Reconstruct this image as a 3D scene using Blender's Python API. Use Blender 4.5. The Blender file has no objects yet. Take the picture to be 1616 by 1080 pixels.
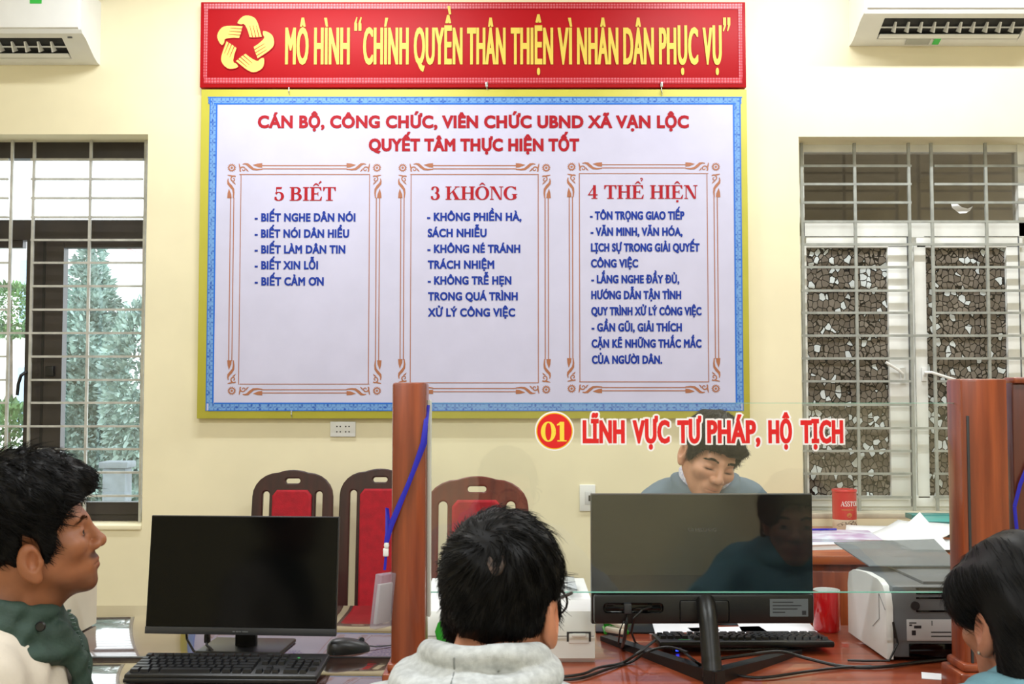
import bpy, bmesh, math, random
import numpy as np
from mathutils import Vector, Matrix
R = math.radians
sc = bpy.context.scene
COL = sc.collection
random.seed(7)
RNG = np.random.default_rng(7)

# ------------------------------------------------------------------ camera, light, exposure
F, CX, CY, PITCH, CAMZ = 1700.0, 808.0, 540.0, math.atan(81 / 1700), 1.42
cd = bpy.data.cameras.new('camera'); cam = bpy.data.objects.new('camera', cd); COL.objects.link(cam)
cam.location = (0, 0, CAMZ); cam.rotation_euler = (math.pi / 2 + PITCH, 0, 0)
cd.sensor_width = 36; cd.lens = F / 1616 * 36; cd.clip_start = .05
cd.dof.use_dof = True; cd.dof.focus_distance = 4.4; cd.dof.aperture_fstop = 16
sc.camera = cam
sc.view_settings.view_transform = 'Standard'; sc.view_settings.look = 'None'
sc.view_settings.gamma = 1; sc.view_settings.use_curve_mapping = False
sc.view_settings.exposure = 0.0
w = bpy.data.worlds.new('overcast_sky'); sc.world = w; w.use_nodes = True
bg = w.node_tree.nodes['Background']; bg.inputs[0].default_value = (.90, .96, 1, 1); bg.inputs[1].default_value = 4.0
def lamp(x, y, z, sx, sy, power, col=(.93, .965, 1), rot=(0, 0, 0)):
    l = bpy.data.lights.new('ceiling_tube_light', 'AREA'); l.shape = 'RECTANGLE'; l.size = sx; l.size_y = sy
    l.energy = power; l.color = col
    o = bpy.data.objects.new('ceiling_tube_light', l); COL.objects.link(o); o.location = (x, y, z); o.rotation_euler = rot
lamp(1.75, 4.20, 3.54, 1.9, .05, 44)
lamp(-.95, 4.05, 3.54, 1.3, .08, 40)
lamp(1.6, 1.3, 3.52, 1.3, .10, 54)
lamp(-1.6, 1.3, 3.52, 1.3, .10, 54)
lamp(1.6, -1.6, 3.52, 1.3, .10, 60)
lamp(-1.6, -1.6, 3.52, 1.3, .10, 60)

# ------------------------------------------------------------------ helpers
def at(px, py, Y):
    """world point that photo pixel (px,py) shows at distance Y"""
    dx, dy = (px - CX) / F, -(py - CY) / F
    cp, sp = math.cos(PITCH), math.sin(PITCH)
    d = Vector((dx, cp - dy * sp, sp + dy * cp))
    return Vector((0, 0, CAMZ)) + d * (Y / d.y)
def dk(px, py, z):
    dx, dy = (px - CX) / F, -(py - CY) / F
    cp, sp = math.cos(PITCH), math.sin(PITCH)
    d = Vector((dx, cp - dy * sp, sp + dy * cp))
    return Vector((0, 0, CAMZ)) + d * ((z - CAMZ) / d.z)
def lin(c):
    return tuple((v / 255 / 12.92 if v / 255 <= .04045 else ((v / 255 + .055) / 1.055) ** 2.4) for v in c) + (1,)
MATS = {}
def mat(name, rgb=(200, 200, 200), rough=.5, metal=0, coat=0, noise=0, nscale=8, bump=0, bscale=60, stretch=(1, 1, 1), rgb2=None, alpha=1, spec=None, emit=0, trans=0):
    if name in MATS: return MATS[name]
    m = bpy.data.materials.new(name); m.use_nodes = True; nt = m.node_tree; b = nt.nodes['Principled BSDF']
    b.inputs['Base Color'].default_value = lin(rgb); b.inputs['Roughness'].default_value = rough
    b.inputs['Metallic'].default_value = metal; b.inputs['Coat Weight'].default_value = coat; b.inputs['Coat Roughness'].default_value = .03
    b.inputs['Alpha'].default_value = alpha
    b.inputs['Transmission Weight'].default_value = trans
    if spec is not None: b.inputs['Specular IOR Level'].default_value = spec
    if emit: b.inputs['Emission Color'].default_value = lin(rgb); b.inputs['Emission Strength'].default_value = emit
    tc = nt.nodes.new('ShaderNodeTexCoord'); mp = nt.nodes.new('ShaderNodeMapping'); mp.inputs['Scale'].default_value = stretch
    nt.links.new(tc.outputs['Object'], mp.inputs['Vector'])
    n = nt.nodes.new('ShaderNodeTexNoise'); n.inputs['Scale'].default_value = nscale; n.inputs['Detail'].default_value = 4
    nt.links.new(mp.outputs[0], n.inputs['Vector'])
    c2 = rgb2 or tuple(max(0, v * (1 - max(noise, .02))) for v in rgb)
    mx = nt.nodes.new('ShaderNodeMix'); mx.data_type = 'RGBA'; mx.inputs[6].default_value = lin(rgb); mx.inputs[7].default_value = lin(c2)
    rp = nt.nodes.new('ShaderNodeMapRange'); rp.inputs[1].default_value = .35; rp.inputs[2].default_value = .65
    nt.links.new(n.outputs[0], rp.inputs[0]); nt.links.new(rp.outputs[0], mx.inputs[0]); nt.links.new(mx.outputs[2], b.inputs['Base Color'])
    if bump:
        bn = nt.nodes.new('ShaderNodeTexNoise'); bn.inputs['Scale'].default_value = bscale; bn.inputs['Detail'].default_value = 3
        nt.links.new(tc.outputs['Object'], bn.inputs['Vector'])
        bp = nt.nodes.new('ShaderNodeBump'); bp.inputs['Strength'].default_value = bump; bp.inputs['Distance'].default_value = .004
        nt.links.new(bn.outputs[0], bp.inputs['Height']); nt.links.new(bp.outputs[0], b.inputs['Normal'])
    MATS[name] = m
    return m
def mat_glass(name, tint=(1, 1, 1), f0=.04):
    if name in MATS: return MATS[name]
    m = bpy.data.materials.new(name); m.use_nodes = True; nt = m.node_tree; nt.nodes.clear()
    out = nt.nodes.new('ShaderNodeOutputMaterial'); mx = nt.nodes.new('ShaderNodeMixShader')
    tr = nt.nodes.new('ShaderNodeBsdfTransparent'); tr.inputs[0].default_value = tint + (1,)
    gl = nt.nodes.new('ShaderNodeBsdfGlossy'); gl.inputs['Roughness'].default_value = .01
    lw = nt.nodes.new('ShaderNodeLayerWeight'); lw.inputs[0].default_value = .5
    pw = nt.nodes.new('ShaderNodeMath'); pw.operation = 'POWER'; pw.inputs[1].default_value = 5
    ma = nt.nodes.new('ShaderNodeMath'); ma.operation = 'MULTIPLY_ADD'; ma.inputs[1].default_value = 1 - f0; ma.inputs[2].default_value = f0
    nt.links.new(lw.outputs['Facing'], pw.inputs[0]); nt.links.new(pw.outputs[0], ma.inputs[0]); nt.links.new(ma.outputs[0], mx.inputs[0])
    nt.links.new(tr.outputs[0], mx.inputs[1]); nt.links.new(gl.outputs[0], mx.inputs[2]); nt.links.new(mx.outputs[0], out.inputs[0])
    MATS[name] = m
    return m
def tag(o, label=None, cat=None, group=None, kind=None):
    if label: o['label'] = label
    if cat: o['category'] = cat
    if group: o['group'] = group
    if kind: o['kind'] = kind
    return o
def thing(name, label, cat, loc=(0, 0, 0), rz=0, group=None):
    o = bpy.data.objects.new(name, None); COL.objects.link(o); o.location = loc; o.rotation_euler = (0, 0, rz); o.empty_display_size = .05
    return tag(o, label, cat, group)
def copy_tree(o, parent=None):
    c = o.copy(); COL.objects.link(c); c.parent = parent
    for ch in list(o.children): copy_tree(ch, c)
    return c
class MB:
    """collects shapes, links them as ONE mesh object"""
    def __init__(s): s.bm = bmesh.new(); s.mi = 0
    def _add(s, vs, fs):
        V = [s.bm.verts.new(v) for v in vs]
        for f in fs:
            try: g = s.bm.faces.new([V[i] for i in f]); g.material_index = s.mi
            except ValueError: pass
        return V
    def box(s, x0, x1, y0, y1, z0, z1, bev=0, rot=None, piv=None, seg=2):
        x0, x1 = sorted((x0, x1)); y0, y1 = sorted((y0, y1)); z0, z1 = sorted((z0, z1))
        vs = [Vector((x, y, z)) for x in (x0, x1) for y in (y0, y1) for z in (z0, z1)]
        if rot is not None:
            p = Vector(piv) if piv else Vector(((x0 + x1) / 2, (y0 + y1) / 2, (z0 + z1) / 2))
            vs = [p + rot @ (v - p) for v in vs]
        V = s._add(vs, [(0, 1, 3, 2), (4, 6, 7, 5), (0, 4, 5, 1), (2, 3, 7, 6), (0, 2, 6, 4), (1, 5, 7, 3)])
        if bev:
            es = {e for v in V for e in v.link_edges}
            r = bmesh.ops.bevel(s.bm, geom=list(es), offset=bev, segments=seg, profile=.5, affect='EDGES')
            for f in r['faces']: f.material_index = s.mi
        return s
    def tube(s, pts, r, n=8, flat=None, up=(0, 0, 1), cap=True):
        pts = [Vector(p) for p in pts]; rings = []
        k = len(pts); rs = r if isinstance(r, (list, tuple)) else [r] * k
        for i, p in enumerate(pts):
            t = (pts[min(i + 1, k - 1)] - pts[max(i - 1, 0)]).normalized()
            u = t.cross(Vector(up))
            if u.length < 1e-4: u = t.cross(Vector((1, 0, 0)))
            u.normalize(); v = u.cross(t).normalized()
            a, b = (rs[i], rs[i]) if flat is None else (rs[i], rs[i] * flat)
            rings.append([s.bm.verts.new(p + u * a * math.cos(2 * math.pi * j / n) + v * b * math.sin(2 * math.pi * j / n)) for j in range(n)])
        for i in range(k - 1):
            for j in range(n):
                f = s.bm.faces.new((rings[i][j], rings[i][(j + 1) % n], rings[i + 1][(j + 1) % n], rings[i + 1][j])); f.material_index = s.mi
        if cap:
            for q in (rings[0][::-1], rings[-1]): f = s.bm.faces.new(q); f.material_index = s.mi
        return s
    def lathe(s, prof, n=32, c=(0, 0, 0), axis='z', cap=True):
        rings = []
        for r_, z in prof:
            rr = []
            for j in range(n):
                a = 2 * math.pi * j / n; x, y = r_ * math.cos(a), r_ * math.sin(a)
                v = (x, y, z) if axis == 'z' else ((x, z, y) if axis == 'y' else (z, x, y))
                rr.append(s.bm.verts.new((v[0] + c[0], v[1] + c[1], v[2] + c[2])))
            rings.append(rr)
        for i in range(len(prof) - 1):
            for j in range(n):
                f = s.bm.faces.new((rings[i][j], rings[i][(j + 1) % n], rings[i + 1][(j + 1) % n], rings[i + 1][j])); f.material_index = s.mi
        for q in (rings[0][::-1], rings[-1]) if cap else ():
            if (q[0].co - q[1].co).length > 1e-6:
                f = s.bm.faces.new(q); f.material_index = s.mi
        return s
    def prism(s, poly, fn, d0, d1):
        """2D polygon extruded between depth d0 and d1; fn(a,b,d) -> point"""
        n = len(poly)
        A = [s.bm.verts.new(fn(a, b, d0)) for a, b in poly]; B = [s.bm.verts.new(fn(a, b, d1)) for a, b in poly]
        fs = [s.bm.faces.new(A[::-1]), s.bm.faces.new(B)]
        for i in range(n): fs.append(s.bm.faces.new((A[i], A[(i + 1) % n], B[(i + 1) % n], B[i])))
        for f in fs: f.material_index = s.mi
        return s
    def raw(s, vs, fs): s._add([Vector(v) for v in vs], fs); return s
    def build(s, name, mats, parent=None, loc=(0, 0, 0), rot=(0, 0, 0), ang=35, fix=True):
        if fix: bmesh.ops.recalc_face_normals(s.bm, faces=s.bm.faces)
        me = bpy.data.meshes.new(name); s.bm.to_mesh(me); s.bm.free()
        return link(name, me, mats, parent, loc, rot, ang)
def link(name, me, mats, parent=None, loc=(0, 0, 0), rot=(0, 0, 0), ang=35):
    if not isinstance(mats, (list, tuple)): mats = [mats]
    for m in mats: me.materials.append(m)
    me.polygons.foreach_set('use_smooth', [True] * len(me.polygons))
    if ang < 180: me.set_sharp_from_angle(angle=R(ang))
    o = bpy.data.objects.new(name, me); COL.objects.link(o); o.location = loc; o.rotation_euler = rot
    if parent: o.parent = parent
    return o
def np_mesh(name, V, Fc):
    me = bpy.data.meshes.new(name); me.from_pydata([tuple(map(float, v)) for v in V], [], [tuple(map(int, f)) for f in Fc]); me.update()
    return me
def fill_loops(loops, extrude=0, bevel=0, offset=0, bez=None, res=6):
    """outline loops (holes by even-odd) -> (verts, faces) of a filled, optionally thick, sheet in the XY plane"""
    cu = bpy.data.curves.new('tmp', 'CURVE'); cu.dimensions = '2D'; cu.fill_mode = 'BOTH'; cu.extrude = extrude; cu.bevel_depth = bevel; cu.bevel_resolution = 2
    cu.offset = offset; cu.resolution_u = res
    for lp in loops:
        sp = cu.splines.new('POLY'); sp.points.add(len(lp) - 1)
        for p, q in zip(sp.points, lp): p.co = (q[0], q[1], 0, 1)
        sp.use_cyclic_u = True
    for bz in bez or []:
        sp = cu.splines.new('BEZIER'); sp.bezier_points.add(len(bz) - 1); sp.use_cyclic_u = True
        for p, (c, l, r_) in zip(sp.bezier_points, bz):
            p.handle_left_type = p.handle_right_type = 'FREE'
            p.co = (c[0], c[1], 0); p.handle_left = (l[0], l[1], 0); p.handle_right = (r_[0], r_[1], 0)
    o = bpy.data.objects.new('tmp', cu); COL.objects.link(o)
    dg = bpy.context.evaluated_depsgraph_get(); dg.update()
    me = bpy.data.meshes.new_from_object(o.evaluated_get(dg))
    vs = [tuple(v.co) for v in me.vertices]; fs = [tuple(p.vertices) for p in me.polygons]
    bpy.data.objects.remove(o); bpy.data.curves.remove(cu); bpy.data.meshes.remove(me)
    return vs, fs
_tc = {}
def text_geo(s):
    """unscaled lettering: (filled verts, faces, outline loops)"""
    if s in _tc: return _tc[s]
    cu = bpy.data.curves.new('tmp', 'FONT'); cu.body = s; cu.resolution_u = 4; cu.space_character = 1.07; o = bpy.data.objects.new('tmp', cu); COL.objects.link(o)
    dg = bpy.context.evaluated_depsgraph_get(); dg.update(); oe = o.evaluated_get(dg)
    me = bpy.data.meshes.new_from_object(oe); vs = [tuple(v.co[:2]) for v in me.vertices]; fs = [tuple(p.vertices) for p in me.polygons]
    ed = {}
    for f in fs:
        for i in range(len(f)):
            e = tuple(sorted((f[i], f[(i + 1) % len(f)]))); ed[e] = ed.get(e, 0) + 1
    out = [e for e, c in ed.items() if c == 1]
    bpy.data.objects.remove(o); bpy.data.curves.remove(cu); bpy.data.meshes.remove(me)
    _tc[s] = (vs, fs, out)
    return _tc[s]
CAPH = max(v[1] for v in text_geo('H')[0])
HORN = dict(zip('ƠỜỚỞỠỢ', 'OÒÓỎÕỌ'))
def text_fit(s, x0, x1, base, cap, bold, res=3):
    """lettering laid out so that it spans x0..x1 with its baseline at base, capital height cap, stroke weight added by bold"""
    horns = [max(v[0] for v in text_geo(s[:i] + 'O')[0]) for i, ch in enumerate(s) if ch in HORN]
    s = ''.join(HORN.get(ch, ch) for ch in s)
    vs, fs, out = text_geo(s); xs = [v[0] for v in vs]; a, b = min(xs), max(xs)
    kx = (x1 - x0 - 2 * bold) / (b - a); ky = (cap - 2 * bold) / CAPH
    P = [(x0 + bold + (v[0] - a) * kx, base + bold + v[1] * ky, 0) for v in vs]; V = list(P); Fs = list(fs); deg = {}
    for i, j in out:
        p, q = P[i], P[j]; dx, dy = q[0] - p[0], q[1] - p[1]; L = math.hypot(dx, dy)
        if L < 1e-9: continue
        dx, dy = dx / L * bold, dy / L * bold; k = len(V); e = min(1, L / bold * .5) * .9; zz = (k // 4 % 48 + 1) * 3e-6
        V += [(p[0] - dy - dx * e, p[1] + dx - dy * e, zz), (p[0] + dy - dx * e, p[1] - dx - dy * e, zz), (q[0] + dy + dx * e, q[1] - dx + dy * e, zz), (q[0] - dy + dx * e, q[1] + dx + dy * e, zz)]
        Fs.append((k, k + 1, k + 2, k + 3))
    if bold > .0019:
        for i in {q for e in out for q in e}:
            k = len(V); zz = (i % 48 + 50) * 3e-6; V += [(P[i][0] + bold * math.cos(q * .7854 + .39), P[i][1] + bold * math.sin(q * .7854 + .39), zz) for q in range(8)]; Fs.append(tuple(range(k, k + 8)))
    for h in horns:
        f = lambda x, y: (x0 + bold + (h + x * CAPH - a) * kx, base + bold + y * CAPH * ky); hv, hf = stroke([f(-.16, .86), f(-.04, .86), f(.05, .93), f(.07, 1.08)], [bold * 2, bold * 3, bold * 3.4, bold * 3.2]); k = len(V)
        V += [(q[0], q[1], 2e-4) for q in hv]; Fs += [tuple(i + k for i in q) for q in hf]
    return V, Fs
def stroke(pts, ws):
    """flat stroke of varying width -> verts, quads"""
    vs, fs = [], []; k = len(pts)
    for i in range(k):
        a, b = pts[max(i - 1, 0)], pts[min(i + 1, k - 1)]; tx, ty = b[0] - a[0], b[1] - a[1]; L = math.hypot(tx, ty) or 1
        wd = ws[i] if isinstance(ws, (list, tuple)) else ws
        nx, ny = -ty / L * wd / 2, tx / L * wd / 2
        vs += [(pts[i][0] + nx, pts[i][1] + ny, 0), (pts[i][0] - nx, pts[i][1] - ny, 0)]
    for i in range(k - 1): fs.append((2 * i, 2 * i + 1, 2 * i + 3, 2 * i + 2))
    return vs, fs
def rect(x0, x1, y0, y1): return [(x0, y0, 0), (x1, y0, 0), (x1, y1, 0), (x0, y1, 0)], [(0, 1, 2, 3)]
def join(parts, f=None):
    V, Fs = [], []
    for i, (vs, fs) in enumerate(parts):
        n = len(V); z = (i % 40) * 4e-6; V += [(lambda q: (q[0], q[1], z + (q[2] if len(q) > 2 else 0) + v[2]))(f(v)) if f else (v[0], v[1], v[2] + z) for v in vs]; Fs += [tuple(i + n for i in q) for q in fs]
    return V, Fs
# serif capitals drawn from strokes: cap height 1
def arc(cx, cy, rx, ry, a0, a1, n=20): return [(cx + rx * math.cos(R(a0 + (a1 - a0) * i / n)), cy + ry * math.sin(R(a0 + (a1 - a0) * i / n))) for i in range(n + 1)]
def ringw(pts, cx, thin, thick, rx): return [thin + (thick - thin) * min(1, abs(p[0] - cx) / rx) ** 1.5 for p in pts]
def serif_glyph(ch):
    T, t = .21, .065
    st = lambda x: [rect(x, x + T, 0, 1), rect(x - .1, x + T + .1, 0, t), rect(x - .1, x + T + .1, 1 - t, 1)]
    if ch == 'I': return st(.1), .41
    if ch == 'H': return st(.1) + st(.68) + [rect(.2, .8, .47, .54)], .99
    if ch == 'T': return [rect(.33, .54, 0, 1), rect(.2, .67, 0, t), rect(0, .87, 1 - t, 1), ([(0, 1, 0), (0, .7, 0), (.05, .7, 0), (.16, .95, 0)], [(0, 1, 2, 3)]), ([(.87, 1, 0), (.87, .7, 0), (.82, .7, 0), (.71, .95, 0)], [(0, 1, 2, 3)])], .87
    if ch == 'E': return st(.1) + [rect(.1, .8, 0, t), rect(.1, .78, 1 - t, 1), rect(.2, .58, .47, .54), rect(.54, .59, .36, .65), ([(.84, .3, 0), (.79, .3, 0), (.66, .05, 0), (.8, 0, 0)], [(0, 1, 2, 3)]), ([(.8, .72, 0), (.75, .72, 0), (.62, .95, 0), (.78, 1, 0)], [(0, 1, 2, 3)])], .86
    if ch == 'N': return [rect(.12, .18, 0, 1), rect(.78, .84, 0, 1), rect(.02, .28, 0, t), rect(.66, .96, 1 - t, 1), rect(0, .3, 1 - t, 1), ([(.1, 1, 0), (.34, 1, 0), (.84, 0, 0), (.68, 0, 0)], [(0, 1, 2, 3)])], .97
    if ch == 'K': return st(.1) + [([(.3, .38, 0), (.3, .47, 0), (.78, 1, 0), (.86, 1, 0)], [(0, 1, 2, 3)]), ([(.44, .6, 0), (.56, .74, 0), (.98, 0, 0), (.7, 0, 0)], [(0, 1, 2, 3)]), rect(.6, 1.04, 0, t), rect(.64, .98, 1 - t, 1)], 1.02
    if ch == 'B':
        a = arc(.42, .755, .24, .215, 90, -90); b = arc(.42, .275, .3, .245, 90, -90)
        return st(.1) + [stroke(a, ringw(a, .42, t, .2, .24)), stroke(b, ringw(b, .42, t, .22, .3)), rect(.1, .45, 1 - t, 1), rect(.1, .45, 0, t), rect(.2, .45, .49, .56)], .86
    if ch in 'O0':
        rx = .38 if ch == 'O' else .26; a = arc(rx + .08, .5, rx, .48, 0, 360, 36)
        return [stroke(a, ringw(a, rx + .08, t, .22, rx))], 2 * rx + .17
    if ch == 'G':
        a = arc(.47, .5, .4, .48, 48, 330, 30)
        return [stroke(a, ringw(a, .47, t, .22, .4)), rect(.62, .83, .06, .44), rect(.54, .92, .38, .44), ([(.83, .98, 0), (.79, .98, 0), (.66, .88, 0), (.83, .68, 0)], [(0, 1, 2, 3)])], .95
    if ch == '5':
        a = arc(.3, .32, .26, .3, 140, -150)
        return [stroke(a, ringw(a, .3, t, .21, .26)), rect(.12, .17, .45, 1), ([(.12, 1, 0), (.12, .85, 0), (.46, .85, 0), (.54, 1, 0)], [(0, 1, 2, 3)]), stroke([(.02, .2), (.16, .2)], .16)], .62
    if ch == '3':
        a = arc(.28, .73, .2, .24, 150, -80); b = arc(.28, .27, .24, .25, 88, -150)
        return [stroke(a, ringw(a, .28, t, .19, .2)), stroke(b, ringw(b, .28, t, .21, .24)), stroke([(.03, .8), (.17, .8)], .13), stroke([(.0, .2), (.15, .2)], .15)], .6
    if ch == '4': return [rect(.36, .55, 0, 1), rect(.24, .66, 0, t), rect(0, .68, .25, .33), ([(0, .3, 0), (.08, .3, 0), (.46, .9, 0), (.46, 1, 0)], [(0, 1, 2, 3)])], .72
    if ch == '1': return [rect(.16, .38, 0, 1), rect(.04, .5, 0, t), ([(.02, .8, 0), (.02, .87, 0), (.2, 1, 0), (.3, 1, 0), (.2, .85, 0)], [(0, 1, 2, 3, 4)])], .54
    if ch == 'A': return [([(.0, 0, 0), (.07, 0, 0), (.44, .9, 0), (.42, 1, 0)], [(0, 1, 2, 3)]), ([(.38, 1, 0), (.5, 1, 0), (.9, 0, 0), (.66, 0, 0)], [(0, 1, 2, 3)]), rect(.18, .7, .3, .37), rect(-.04, .2, 0, t), rect(.56, 1, 0, t)], .94
    if ch == 'S':
        a = arc(.3, .75, .22, .23, 30, 250, 16) + arc(.3, .26, .25, .25, 95, -150, 18)
        return [stroke(a, ringw(a, .3, .1, .17, .24))], .6
    if ch == 'R':
        a = arc(.42, .74, .26, .23, 90, -90)
        return st(.1) + [stroke(a, ringw(a, .42, t, .2, .26)), rect(.1, .45, 1 - t, 1), rect(.2, .45, .48, .55), ([(.36, .52, 0), (.56, .52, 0), (.95, 0, 0), (.7, 0, 0)], [(0, 1, 2, 3)])], .94
    return [], .38
def serif_word(s, x0, x1, base, cap, acc=()):
    """acc: (letter index, mark) pairs"""
    x, parts, pos = 0, [], []
    for ch in s:
        g, wd = serif_glyph(ch); parts.append(([], []))
        parts += [([(v[0] + x, v[1], 0) for v in vs], fs) for vs, fs in g]; pos.append(x + wd / 2); x += wd + (.05 if ch != ' ' else 0)
    k = x - .05
    for i, m in acc:
        c = pos[i]
        if '^' in m: parts += [stroke([(c - .2, 1.08), (c, 1.26)], [.05, .12]), stroke([(c, 1.26), (c + .2, 1.08)], [.12, .05])]
        if '/' in m: parts += [stroke([(c + .17, 1.22), (c + .34, 1.42)], [.05, .13])]
        if '?' in m: parts += [stroke([(c + .17, 1.44)] + arc(c + .25, 1.44, .08, .07, 120, -90, 8) + [(c + .25, 1.28)], .06)]
        if '.' in m: parts += [rect(c - .08, c + .08, -.26, -.1)]
    return join(parts, lambda v: (x0 + v[0] * (x1 - x0) / k, base + v[1] * cap, 0))
# ------------------------------------------------------------------ materials
M_wall = mat('wall_paint', (244, 235, 200), .62, noise=.03, nscale=3, bump=.05, bscale=25)
M_ceil = mat('ceiling_paint', (240, 238, 230), .7)
M_floor = mat('floor_tile', (190, 180, 165), .25, noise=.08)
M_white = mat('white_plastic', (236, 238, 236), .35, noise=.02)
M_bars = mat('grille_paint', (196, 196, 190), .45, noise=.12, nscale=20)
M_upvc = mat('window_frame_white', (242, 244, 240), .35, noise=.06, nscale=6)
M_bronze = mat('window_frame_dark', (52, 46, 44), .4, noise=.15)
M_black = mat('black_plastic', (14, 15, 17), .38, bump=.05, bscale=300)
M_blackg = mat('glossy_black', (5, 6, 7), .08, spec=.3)
M_cord = mat('black_cord', (12, 12, 13), .45)
M_grey = mat('grey_plastic', (104, 108, 112), .4, noise=.03)
M_dgrey = mat('dark_grey_plastic', (44, 46, 50), .4)
M_beige = mat('beige_plastic', (228, 222, 200), .35, noise=.03)
M_wood = mat('red_brown_wood', (150, 70, 34), .32, coat=.25, rgb2=(116, 48, 22), nscale=5, stretch=(9, 9, .6))
M_deskw = mat('desk_wood', (158, 74, 40), .3, coat=.4, rgb2=(128, 52, 28), nscale=4, stretch=(.7, 9, 9))
M_deskg = mat('glass_topped_desk', (84, 50, 40), .12, coat=1, rgb2=(62, 34, 28), nscale=4, stretch=(.5, 8, 8))
MATS['glass_topped_desk'].node_tree.nodes['Principled BSDF'].inputs['Coat IOR'].default_value = 1.9
M_chd = mat('dark_chair_wood', (58, 18, 16), .35, coat=.15, rgb2=(38, 11, 10), nscale=4, stretch=(8, 8, .7))
M_chl = mat('red_chair_wood', (118, 46, 30), .35, coat=.2, rgb2=(90, 32, 22), nscale=4, stretch=(8, 8, .7))
M_redf = mat('red_upholstery', (176, 14, 34), .8, noise=.12, nscale=30, bump=.3, bscale=400)
M_glass = mat_glass('clear_glass', (.985, 1, .99), .045)
M_wglass = mat_glass('window_glass', (.97, .985, .98), .05)
M_gedge = mat('glass_edge', (120, 190, 170), .15, spec=.6)
M_paper = mat('white_paper', (240, 242, 246), .7, noise=.02)
M_green = mat('green_plastic', (40, 160, 40), .3)
M_red = mat('red_glaze', (188, 22, 26), .15, coat=.5)
M_metal = mat('brushed_metal', (190, 190, 188), .3, metal=1)
M_blue = mat('blue_strap', (28, 24, 178), .55, bump=.2, bscale=600)

# ------------------------------------------------------------------ room shell
YW = 4.93
def struct(name, mb, m, **k):
    o = mb.build(name, m, **k); o['kind'] = 'structure'; return o
XL, XR, YF, ZC = -4.2, 4.2, -3.6, 3.62
w1 = (at(-420, 500, YW).x, at(229, 500, YW).x, at(100, 836, YW).z, at(100, 212, YW).z)
w2 = (at(1264, 500, YW).x, at(1990, 500, YW).x, at(1400, 812, YW).z, at(1400, 216, YW).z)
mb = MB(); xs = [XL, w1[0], w1[1], w2[0], w2[1], XR]
for i in range(5):
    op = {1: w1, 3: w2}.get(i)
    if op:
        mb.box(xs[i], xs[i + 1], YW, YW + .2, 0, op[2]); mb.box(xs[i], xs[i + 1], YW, YW + .2, op[3], ZC)
    else: mb.box(xs[i], xs[i + 1], YW, YW + .2, 0, ZC)
struct('wall_back', mb, M_wall)
struct('wall_left', MB().box(XL - .2, XL, YF, YW + .2, 0, ZC), M_wall)
struct('wall_right', MB().box(XR, XR + .2, YF, YW + .2, 0, ZC), M_wall)
struct('wall_front', MB().box(XL - .2, XR + .2, YF - .2, YF, 0, ZC), M_wall)
struct('floor', MB().box(XL - .2, XR + .2, YF - .2, YW + .2, -.1, 0), M_floor)
struct('ceiling', MB().box(XL - .2, XR + .2, YF - .2, YW + .2, ZC, ZC + .1), M_ceil)

def bar(mb, px0, py0, px1, py1, Y, t=.011, dpt=.011):
    """a square bar between two photo pixels at depth Y"""
    a, b = at(px0, py0, Y), at(px1, py1, Y)
    if px0 == px1: x = at(px0, 500, Y).x; mb.box(x - t / 2, x + t / 2, Y - dpt / 2, Y + dpt / 2, b.z, a.z)
    else: z = at(700, py0, Y).z; mb.box(a.x, b.x, Y - dpt / 2 - .001, Y + dpt / 2 - .001, z - t / 2, z + t / 2)
def pxbox(mb, px0, px1, py0, py1, Y0, Y1, bev=0):
    a, b = at(px0, (py0 + py1) / 2, Y0), at(px1, (py0 + py1) / 2, Y0)
    t, u = at((px0 + px1) / 2, py0, Y0), at((px0 + px1) / 2, py1, Y0)
    return mb.box(a.x, b.x, Y0, Y1, u.z, t.z, bev)

# window 1: dark frame, two casements under a transom, daylight outside
Yg, Yf = 5.035, 5.09
win = thing('window_1', None, None, (0, 0, 0)); win['kind'] = 'structure'
m = MB(); pxbox(m, -430, 236, 222, 250, Yf, Yf + .06); pxbox(m, -430, 236, 347, 379, Yf, Yf + .06); pxbox(m, -430, 236, 808, 822, Yf, Yf + .06)
pxbox(m, 224, 236, 222, 822, Yf, Yf + .06); pxbox(m, -430, -300, 222, 822, Yf, Yf + .06)
m.build('frame', M_bronze, win)
for a, b in ((38, 64), (-300, 40)):
    m = MB()
    if a == 38:
        pxbox(m, 38, 97, 379, 812, Yf - .012, Yf + .04); pxbox(m, 97, 228, 379, 391, Yf - .01, Yf + .04); pxbox(m, 97, 228, 793, 812, Yf - .01, Yf + .04)
        m.mi = 1; pxbox(m, 64, 68, 379, 812, Yf - .014, Yf - .01)
    else:
        pxbox(m, -300, 36, 379, 391, Yf + .01, Yf + .05); pxbox(m, -300, 36, 793, 812, Yf + .01, Yf + .05); pxbox(m, -300, -240, 379, 812, Yf + .01, Yf + .05)
    m.build('sash', [M_bronze, M_black], win)
for a, b, c, d in ((97, 224, 391, 793), (-240, 38, 391, 793), (-300, 224, 250, 347)):
    m = MB(); pxbox(m, a, b, c, d, Yf + .02, Yf + .026); m.build('pane', M_wglass, win)
m = MB(); p = at(37, 590, Yf - .03); q = at(27, 622, Yf - .05)
m.tube([at(44, 588, Yf - .01), at(40, 588, Yf - .04), at(33, 593, Yf - .05), at(29, 606, Yf - .05), at(27, 624, Yf - .05)], .008, 8).build('handle', M_black, win)
m = MB(); pxbox(m, 71, 84, 578, 594, Yf - .03, Yf - .01, .003); m.build('latch', M_black, win)
m = MB()
for x in (-120, -22, 14, 49, 139, 226): bar(m, x, 222, x, 826, Yg, .012, .012)
for y in (252, 283, 313, 343): bar(m, -430, y, 14, y, Yg, .010); bar(m, 49, y, 226, y, Yg, .010)
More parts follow.
